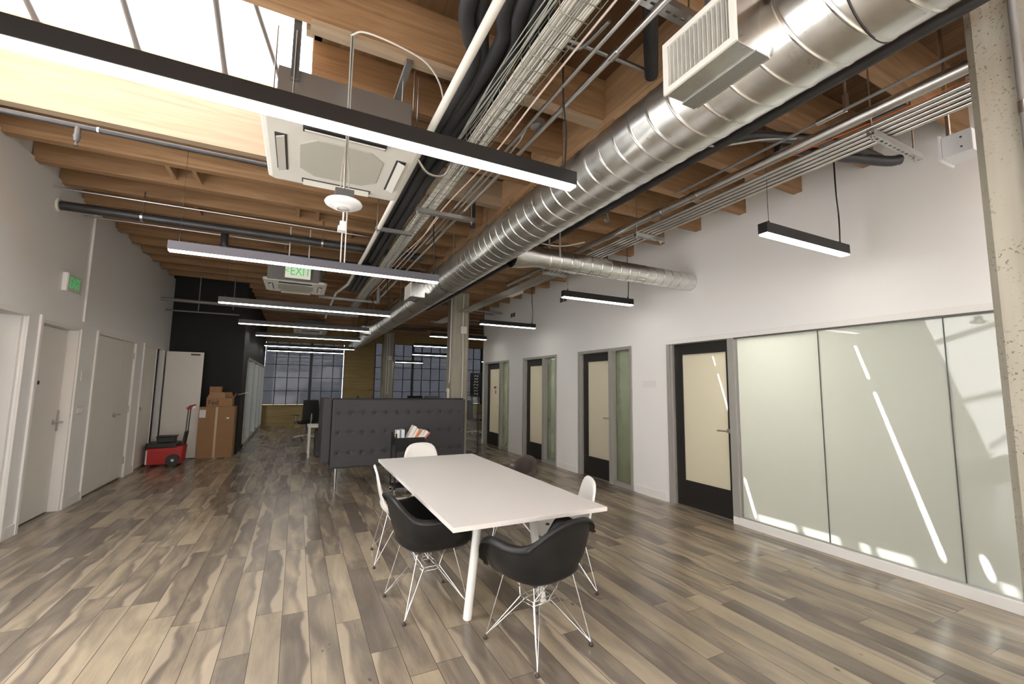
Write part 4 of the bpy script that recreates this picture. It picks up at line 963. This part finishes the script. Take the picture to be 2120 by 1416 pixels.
def shell(tab, zb, lip):
    nt, nv = 64, 14; vs = []; fs = []
    for v in range(nv + 1):
        t = v / nv
        for j in range(nt):
            th = 360 * j / nt; x, y, z = spl(tab, th)
            if th > 180: x = -x
            # quarter-ellipse section, flatter towards the front
            hz = (z - zb)
            ph = t * PI / 2
            k = 1.0 + 1.4 * max(0, min(1, (.55 - hz / .43)))
            s = math.sin(ph) ** .78; h = (1 - math.cos(ph)) ** (1.45)
            cy = -.01 + .0 * t
            px, py, pz = x * s, cy + (y - cy) * s, zb + hz * h
            # back: lean outwards progressively near the top
            if hz > .2 and t > .55:
                u = (t - .55) / .45; px = x * (.965 * s + .035 * u); py = cy + (y - cy) * (s * .90 + .10 * u * u) if y < -.1 else py
            vs.append((px, py, pz))
    # flared lip
    for e, (o1, dz) in enumerate(((.008, .003), (.017, -.002), (.023, -.014))):
        for j in range(nt):
            th = 360 * j / nt; x, y, z = spl(tab, th)
            if th > 180: x = -x
            L = math.hypot(x, y) or 1; f = lip * (1.6 if 50 < abs(((th + 180) % 360) - 180) < 130 else 1)
            vs.append((x + x / L * o1 * f, y + y / L * o1 * f, z + dz * f))
    R = nv + 4
    for v in range(1, R - 1):
        for j in range(nt): fs.append((v * nt + j, v * nt + (j + 1) % nt, (v + 1) * nt + (j + 1) % nt, (v + 1) * nt + j))
    for j in range(nt): fs.append((0, nt + (j + 1) % nt, nt + j))
    used = [0] + list(range(nt, len(vs))); mp = {o: i for i, o in enumerate(used)}
    m_ = MB(); 
    fs = [tuple(f[::-1]) if len(f) == 3 else f for f in fs]
    m_.add([vs[i] for i in used], [tuple(mp[i] for i in f) for f in fs], 0, True); return m_
def chair(kind, mat, label, loc, rz, group):
    t = thing('shell_armchair' if kind == 'arm' else 'shell_side_chair', label, 'chair', (0, 0, 0), group)
    s = shell(ARM if kind == 'arm' else SIDE, .392 if kind == 'arm' else .405, 1.3 if kind == 'arm' else .7)
    o = s.build('shell', mat, t)
    so = o.modifiers.new('solid', 'SOLIDIFY'); so.thickness = .006; so.offset = 0
    fx, fy = .225, .232; tx, ty = .125, .12; w = MB(); R = .0038
    zt = .398 if kind == 'arm' else .408
    ring = [(.098, .060), (-.098, .060), (-.098, -.060), (.098, -.060)]
    for sx in (-1, 1):
        for sy in (-1, 1):
            F = (sx * fx, sy * fy, .018)
            w.tube([F, (sx * .165, sy * .135, zt + .004)], R, 6)
            w.tube([F, (sx * .095, sy * .058, .275), (sx * .045, sy * .135, zt)], R, 6)
            w.tube([F, (sx * .050, sy * .062, .250), (-sx * .025, sy * .060, .250), (-sx * .150, sy * .085, zt + .004)], R, 6)
    for z in (.278, .254): w.tube([(*p, z) for p in ring] + [(*ring[0], z)], .0032, 6)
    w.tube([(-.12, -.10, zt - .004), (.12, -.10, zt - .004), (.12, .10, zt - .004), (-.12, .10, zt - .004), (-.12, -.10, zt - .004)], .004, 6)
    w.build('wire_base', 'chrome', t)
    for sx in (-1, 1):
        for sy in (-1, 1):
            q = MB().lathe([(.0005, 0), (.011, 0), (.013, .004), (.012, .010), (.006, .014), (.006, .024), (.0005, .026)], (sx * fx, sy * fy, 0), 14); q.build('glide', 'rubber', t)
            q = MB().cyl((sx * .11, sy * .095, zt - .01), (sx * .11, sy * .095, zt + .012), .016, 10); q.build('shock_mount', 'black_pl', t)
    t.location = loc; t.rotation_euler = (0, 0, math.radians(rz))
    return t
CG = 'shell chairs around the white table'
c1 = chair('arm', 'black_shell', 'black armchair nearest the camera at the near end of the table', (1.41, 2.445, 0), 14, CG)
def dup(src, label, loc, rz, mat=None):
    c = copy_tree(src); c['label'] = label; c.location = loc; c.rotation_euler = (0, 0, math.radians(rz))
    if mat:
        for ch in c.children:
            if ch.name.startswith('shell'): ch.data = ch.data.copy(); ch.data.materials[0] = M[mat]
    return c
dup(c1, 'black armchair pushed under the left long side of the table', (.92, 3.22, 0), -84)
dup(c1, 'dark brown armchair at the far right side of the table', (2.06, 4.30, 0), 88, 'brown_shell')
c2 = chair('side', 'white_shell', 'white armless chair seen in profile at the left of the table', (.93, 4.16, 0), -96, CG)
dup(c2, 'white armless chair at the far end of the table', (1.48, 5.38, 0), 180)
dup(c2, 'white armless chair behind the right long side of the table', (1.99, 3.08, 0), 68)

# ============================================================ BOOTH
bo = thing('tufted_booth', 'dark grey tufted high-back booth behind the white table', 'booth', (1.4, 7.4, 0))
BX0, BX1, BY = .50, 2.60, 7.03
def tuft_panel(x0, x1, z0, z1, y, nx, zs, parent):
    xs = [x0 + (x1 - x0) * (i + .5) / nx for i in range(nx)]
    NX, NZ = 168, 72; vs = []; fs = []
    for k in range(NZ + 1):
        for i in range(NX + 1):
            x = x0 + (x1 - x0) * i / NX; z = z0 + (z1 - z0) * k / NZ; d = 0
            for bx in xs:
                if abs(x - bx) < .16:
                    for bz in zs:
                        r2 = (x - bx) ** 2 + (z - bz) ** 2; d += .020 * math.exp(-r2 / .0012)
                        d += .006 * math.exp(-((z - bz) ** 2) / .0003) * math.exp(-((x - bx) ** 2) / .006)
            ed = min(x - x0, x1 - x, z - z0, z1 - z); d += .018 * max(0, 1 - ed / .025) ** 2
            vs.append((x, y + d, z))
    fs = [(k * (NX + 1) + i, k * (NX + 1) + i + 1, (k + 1) * (NX + 1) + i + 1, (k + 1) * (NX + 1) + i) for k in range(NZ) for i in range(NX)]
    b = MB().add(vs, fs, 0, True); b.box(x0, x1, y + .019, y + .10, z0, z1); b.build('back_panel', 'felt', parent)
    for bx in xs:
        for bz in zs:
            MB().lathe([(.0005, .0), (.012, .001), (.014, .005), (.012, .009)], (0, 0, 0), 10)
            q = MB().cyl((bx, y + .012, bz), (bx, y + .022, bz), .013, 12); q.build('button', 'felt_dark', parent)
tuft_panel(BX0, BX1, .31, 1.325, BY, 12, (.53, .83, 1.12), bo)
MB().box(BX0, BX1, BY + .10, BY + .16, .33, 1.345).build('rear_lining', 'felt_dark', bo, .01)
MB().box(.37, BX0 - .005, BY + .06, 8.25, .40, 1.335).build('side_wing', 'felt', bo, .015); MB().box(BX0, 2.6, 7.2, 7.85, .30, .46).build('seat', 'felt', bo, .02)
for x in (.59, 2.45):
    for y in (7.13, 8.05): MB().cyl((x, y, 0), (x, y, .42 if y > 8 else .31), .018, 12, .022).build('leg', 'steel' if y < 8 else 'dark_grey', bo)
MB().box(.37, 2.6, 8.0, 8.2, .38, .42).build('rail', 'dark_grey', bo)

# cart with books
ct = thing('book_cart', 'black metal trolley holding books in front of the booth', 'cart', (1.6, 6.45, 0))
cx0, cx1, cy0, cy1 = 1.30, 1.70, 6.28, 6.58
for x in (cx0, cx1):
    for y in (cy0, cy1):
        MB().box(x - .010, x + .010, y - .010, y + .010, .10, .87 if x == cx0 else .80).build('post', 'lamp_black', ct)
        q = MB().cyl((x - .012, y, .036), (x + .012, y, .036), .036, 16); q.cyl((x, y, .05), (x, y, .10), .009, 8); q.build('caster', 'chrome', ct)
b = MB(); b.box(cx0, cx1, cy0, cy1, .70, .715); b.box(cx0, cx1, cy0 - .006, cy0, .62, .81); b.box(cx0, cx1, cy1, cy1 + .006, .70, .81); b.box(cx0 - .006, cx0, cy0, cy1, .70, .81); b.box(cx1, cx1 + .006, cy0, cy1, .70, .81)
b.build('top_bin', 'lamp_black', ct)
MB().box(cx0, cx1, cy0, cy1, .47, .49).build('shelf', 'shelf_wood', ct); MB().box(cx0, cx1, cy0, cy1, .12, .135).build('shelf', 'lamp_black', ct)
bk = [(.00, .035, .20, 0, (.78, .78, .76), 'white book standing at the left end of the trolley'), (.038, .018, .20, 0, (.20, .22, .25), 'thin dark grey book beside the leftmost white book'), (.060, .045, .205, 0, (.66, .74, .74), 'pale blue upright book on the trolley'),
      (.115, .045, .27, 28, (.80, .77, .72), 'tallest white book leaning right on the trolley'), (.165, .035, .24, 30, (.82, .74, .66), 'cream book leaning right, just right of the tallest one'), (.200, .030, .22, 32, (.74, .25, .10), 'orange book leaning in the middle of the trolley'),
      (.240, .040, .22, 36, (.78, .70, .62), 'beige book leaning right of the orange one'), (.285, .045, .21, 40, (.80, .76, .72), 'pale book leaning near the right end of the trolley'), (.330, .022, .20, 42, (.62, .16, .16), 'red edged book at the right end of the trolley')]
for dx, w, h, ang, col, lb in bk:
    t = thing('book', lb, 'book', (cx0 + .012 + dx, cy0 + .012, .7155), 'books on the trolley')
    mt = plain('book_cover', col, .5); a = math.radians(ang)
    def rot(px, pz): return (cx0 + .012 + dx + px * math.cos(a) + pz * math.sin(a), .7155 + w * math.sin(a) - px * math.sin(a) + pz * math.cos(a))
    def bx_(p0, p1, q0, q1, y0, y1):
        vs = []
        for yy in (y0, y1):
            for px, pz in ((p0, q0), (p1, q0), (p1, q1), (p0, q1)):
                X, Z = rot(px, pz); vs.append((X, yy, Z))
        return MB().add(vs, [(0, 1, 2, 3), (7, 6, 5, 4), (0, 4, 5, 1), (1, 5, 6, 2), (2, 6, 7, 3), (3, 7, 4, 0)])
    c_ = bx_(0, .003, 0, h, cy0 + .012, cy0 + .17); c_.add([v for v in bx_(w - .003, w, 0, h, cy0 + .012, cy0 + .17).v], [(0, 1, 2, 3), (7, 6, 5, 4), (0, 4, 5, 1), (1, 5, 6, 2), (2, 6, 7, 3), (3, 7, 4, 0)])
    c_.add([v for v in bx_(0, w, 0, h, cy0 + .010, cy0 + .013).v], [(0, 1, 2, 3), (7, 6, 5, 4), (0, 4, 5, 1), (1, 5, 6, 2), (2, 6, 7, 3), (3, 7, 4, 0)])
    c_.build('cover', mt, t)
    bx_(.003, w - .003, .004, h - .004, cy0 + .013, cy0 + .166).build('pages', 'paper', t)

# ============================================================ BOXES AND TOOL BOX
def carton(name, label, x0, x1, y0, y1, z0, z1, group=None):
    t = thing(name, label, 'box', ((x0 + x1) / 2, (y0 + y1) / 2, z0), group)
    b = MB().box(x0, x1, y0, y1, z0, z1).build('carton', 'card', t, .004)
    return t
c = carton('cardboard_box', 'tall brown cardboard box standing on the floor by the black wall', -1.79, -1.16, 11.0, 11.40, 0, 1.055)
MB().box(-1.50, -1.46, 10.998, 11.0, .0, 1.05).build('tape', 'tape', c); MB().box(-1.78, -1.67, 10.997, 11.0, .83, .99).build('shipping_label', 'paper', c); MB().box(-1.30, -1.25, 10.997, 11.0, .80, .83).build('shipping_label', 'paper', c)
c = carton('cardboard_box', 'open brown parcel box with dark lettering on top of the tall box', -1.68, -1.22, 11.02, 11.36, 1.056, 1.235)
fl = MB()
for s in (0, 1):
    ya, yb, za = (11.02, 10.99, 1.235) if s == 0 else (11.36, 11.38, 1.235)
    x0_, x1_ = (-1.68, -1.35) if s == 0 else (-1.66, -1.24)
    fl.add([(x0_, ya, za), (x1_, ya, za), (x1_ - .03, ya + (.10 if s == 0 else -.06), za + .12), (x0_ + .04, ya + (.10 if s == 0 else -.06), za + .12), (x0_, ya + .004, za), (x1_, ya + .004, za), (x1_ - .03, ya + .104 - .16 * s, za + .12), (x0_ + .04, ya + .104 - .16 * s, za + .12)],
           [(0, 1, 2, 3), (7, 6, 5, 4), (0, 4, 5, 1), (1, 5, 6, 2), (2, 6, 7, 3), (3, 7, 4, 0)])
fl.add([(-1.22, 11.02, 1.235), (-1.22, 11.36, 1.235), (-1.17, 11.34, 1.33), (-1.17, 11.05, 1.33), (-1.224, 11.02, 1.235), (-1.224, 11.36, 1.235), (-1.174, 11.34, 1.33), (-1.174, 11.05, 1.33)], [(0, 1, 2, 3), (7, 6, 5, 4), (0, 4, 5, 1), (1, 5, 6, 2), (2, 6, 7, 3), (3, 7, 4, 0)])
fl.build('flaps', 'card_in', c)
text('Fed', .13, 'purple', c, wmat(c, (-1.555, 11.018, 1.140), RX), 'lettering'); text('Ex', .13, 'orange_print', c, wmat(c, (-1.395, 11.018, 1.140), RX), 'lettering')
c = carton('cardboard_box', 'small brown box at the very top of the stack', -1.66, -1.45, 11.14, 11.34, 1.2361, 1.475)

tl = thing('rolling_tool_box', 'red rolling tool box with a telescopic handle by the open door', 'tool box', (-2.15, 10.4, 0))
rx0, rx1, ry0, ry1 = -2.42, -1.86, 10.22, 10.60
b = MB().add([(rx0, ry0, .03), (rx1 - .02, ry0, .03), (rx1, ry0, .36), (rx0 - .0, ry0, .33), (rx0, ry1, .03), (rx1 - .02, ry1, .03), (rx1, ry1, .36), (rx0, ry1, .33)], [(0, 1, 2, 3), (7, 6, 5, 4), (0, 4, 5, 1), (1, 5, 6, 2), (2, 6, 7, 3), (3, 7, 4, 0)])
b.build('body', 'red', tl, .02); MB().box(rx0 + .02, rx1 - .22, ry0 - .006, ry0 + .002, .07, .26).build('front_recess', 'red', tl, .006)
MB().box(rx0 + .005, rx0 + .03, ry0 - .012, ry0, .05, .30).build('corner_strip', 'plate', tl, .003)
MB().box(rx0 - .01, rx1 - .10, ry0 - .01, ry1, .335, .425).build('lid', 'black_pl', tl, .015)
MB().box(rx0 + .14, rx1 - .16, ry0 + .08, ry1 - .1, .425, .52).build('organiser', 'black_pl', tl, .01); MB().box(rx0 + .12, rx1 - .14, ry0 + .06, ry1 - .08, .52, .545).build('organiser_lid', 'black_pl', tl, .008)
for y in (ry0 - .03, ry1 + .03):
    w = MB().cyl((-2.0, y - .022, .11), (-2.0, y + .022, .11), .108, 28).build('wheel', 'black_pl', tl, .006)
    MB().cyl((-2.0, y - .026, .11), (-2.0, y + .026, .11), .026, 14).build('hub', 'steel', w)
for y in (ry0 + .09, ry1 - .09):
    MB().tube([(rx1 - .03, y, .30), (rx1 + .0, y, .62), (rx1 + .015, y, 1.06)], .011, 8).build('handle_rod', 'dark_grey', tl); MB().tube([(rx1 - .03, y, .36), (rx1 + .0, y, .62)], .018, 8).build('rod_sleeve', 'black_pl', tl)
MB().tube([(rx1 - .01, ry0 + .09, 1.04), (rx1 + .03, ry0 + .09, 1.10), (rx1 + .09, ry0 + .12, 1.115), (rx1 + .09, ry1 - .12, 1.115), (rx1 + .03, ry1 - .09, 1.10), (rx1 - .01, ry1 - .09, 1.04)], .015, 8).build('grip', 'red', tl)
tag(MB().tube([(-1.16, 11.42, 1.30), (-.95, 11.42, 1.36)], .008, 6).build('cord_end', 'plate'), 'thin pale rod sticking out behind the parcel box', 'rod')

# ============================================================ FAR WORK AREA
def office_chair(label, loc, rz):
    t = thing('office_chair', label, 'office chair', (0, 0, 0), 'office chairs')
    NX, NZ = 10, 12; vs = []
    for k in range(NZ + 1):
        for i in range(NX + 1):
            u = i / NX * 2 - 1; z = .52 + k / NZ * .60; w = .23 * (1 - .12 * (k / NZ) ** 3)
            vs.append((u * w, -.24 - .07 * (1 - u * u) - .03 * math.sin(k / NZ * PI), z))
    b = MB().add(vs, [(k * (NX + 1) + i, k * (NX + 1) + i + 1, (k + 1) * (NX + 1) + i + 1, (k + 1) * (NX + 1) + i) for k in range(NZ) for i in range(NX)], 0, True)
    o = b.build('backrest', 'mesh_black', t); so = o.modifiers.new('s', 'SOLIDIFY'); so.thickness = .03
    MB().box(-.25, .25, -.24, .24, .45, .52).build('seat', 'mesh_black', t, .03)
    MB().tube([(0, -.05, .45), (0, -.28, .44), (0, -.33, .60), (0, -.31, .85)], .022, 8).build('back_stem', 'alu', t)
    MB().cyl((0, 0, .12), (0, 0, .45), .028, 12).build('gas_lift', 'dark_grey', t)
    for s in (-1, 1): MB().tube([(s * .26, -.02, .47), (s * .30, -.04, .50), (s * .30, -.04, .68)], .016, 8).build('arm_post', 'alu', t); MB().box(s * .30 - .04, s * .30 + .04, -.16, .12, .68, .705).build('armrest', 'black_pl', t, .01)
    for k in range(5):
        a = 2 * PI * k / 5 + .3; c_, s_ = math.cos(a), math.sin(a)
        MB().tube([(0, 0, .13), (c_ * .18, s_ * .18, .11), (c_ * .31, s_ * .31, .085)], [.028, .022, .016], 8).build('base_arm', 'alu', t)
        MB().cyl((c_ * .31 - s_ * .02, s_ * .31 + c_ * .02, .03), (c_ * .31 + s_ * .02, s_ * .31 - c_ * .02, .03), .03, 12).build('caster', 'black_pl', t)
    t.location = loc; t.rotation_euler = (0, 0, math.radians(rz)); return t
oc = office_chair('black mesh office chair in the aisle before the far window', (.30, 13.6, 0), 20)
dup(oc, 'black mesh office chair glimpsed between the slim column and the white wall', (5.15, 13.1, 0), -70)
def desk(label, x0, x1, y0, y1, h=.70):
    t = thing('office_desk', label, 'desk', ((x0 + x1) / 2, (y0 + y1) / 2, 0), 'far desks')
    MB().box(x0, x1, y0, y1, h - .025, h).build('desktop', 'table', t)
    for x in (x0 + .04, x1 - .04):
        for y in (y0 + .04, y1 - .04): MB().cyl((x, y, 0), (x, y, h - .025), .02, 10).build('leg', 'white_metal', t)
    return t
desk('low white desk with white legs behind the left end of the booth', .26, 1.9, 10.25, 10.95, .66)
tag(MB().box(.42, .85, 10.45, 10.9, 0, .56).build('desk_pedestal', 'black_pl', None, .01), 'black pedestal under the white desk', 'pedestal')
desk('far white desk under the distant monitors', 1.5, 4.6, 14.3, 15.0, .74)
def monitor(label, x, y, z, w=.5, a=0):
    t = thing('monitor', label, 'monitor', (0, 0, 0), 'far monitors')
    MB().box(-w / 2, w / 2, -.015, .015, .14, .14 + w * .6).build('screen', 'screen', t, .004); MB().cyl((0, .02, .0), (0, .02, .2), .02, 8).build('stand', 'black_pl', t); MB().box(-.1, .1, -.07, .09, 0, .012).build('foot', 'black_pl', t)
    t.location = (x, y, z); t.rotation_euler = (0, 0, math.radians(a))
monitor('dark monitor above the left part of the booth', 1.75, 14.6, .74, .55, 75)
monitor('dark monitor above the middle of the booth', 2.2, 14.6, .74, .5, 80)
monitor('dark monitor left of the slim column', 3.6, 14.65, .74, .55, 10)
monitor('second dark monitor left of the slim column', 4.2, 14.65, .74, .55, -10)
fp = thing('framed_poster', 'tall black framed poster with white script seen beside the white wall', 'poster', (6.0, 15.2, .9), None)
MB().box(5.80, 6.22, 15.2, 15.23, 1.15, 2.05).build('panel', 'black_pl', fp); q = MB()
for i in range(7): q.tube(smooth_path([(5.92 + random.random() * .05, 15.195, 1.25 + i * .11), (5.98, 15.195, 1.30 + i * .11), (6.04 + random.random() * .05, 15.195, 1.26 + i * .11), (6.1, 15.195, 1.31 + i * .11)], 4), .010, 5)
q.build('script', 'paper', fp); MB().box(5.85, 5.87, 15.21, 15.23, 0, 1.15).build('stand', 'black_pl', fp); MB().box(6.15, 6.17, 15.21, 15.23, 0, 1.15).build('stand', 'black_pl', fp)
sc_ = thing('glass_screen', 'black framed glass screen just right of the slim column', 'screen', (3.9, 10.0, 0))
q = MB()
for x in (3.56, 3.86): q.box(x - .012, x + .012, 9.55, 9.575, 0, 1.35)
q.box(3.56, 3.86, 9.55, 9.575, 1.33, 1.35); q.box(3.56, 3.86, 9.55, 9.575, 0, .02); q.build('frame', 'black_pl', sc_)
MB().box(3.572, 3.848, 9.56, 9.565, .02, 1.33).build('pane', 'clear', sc_)
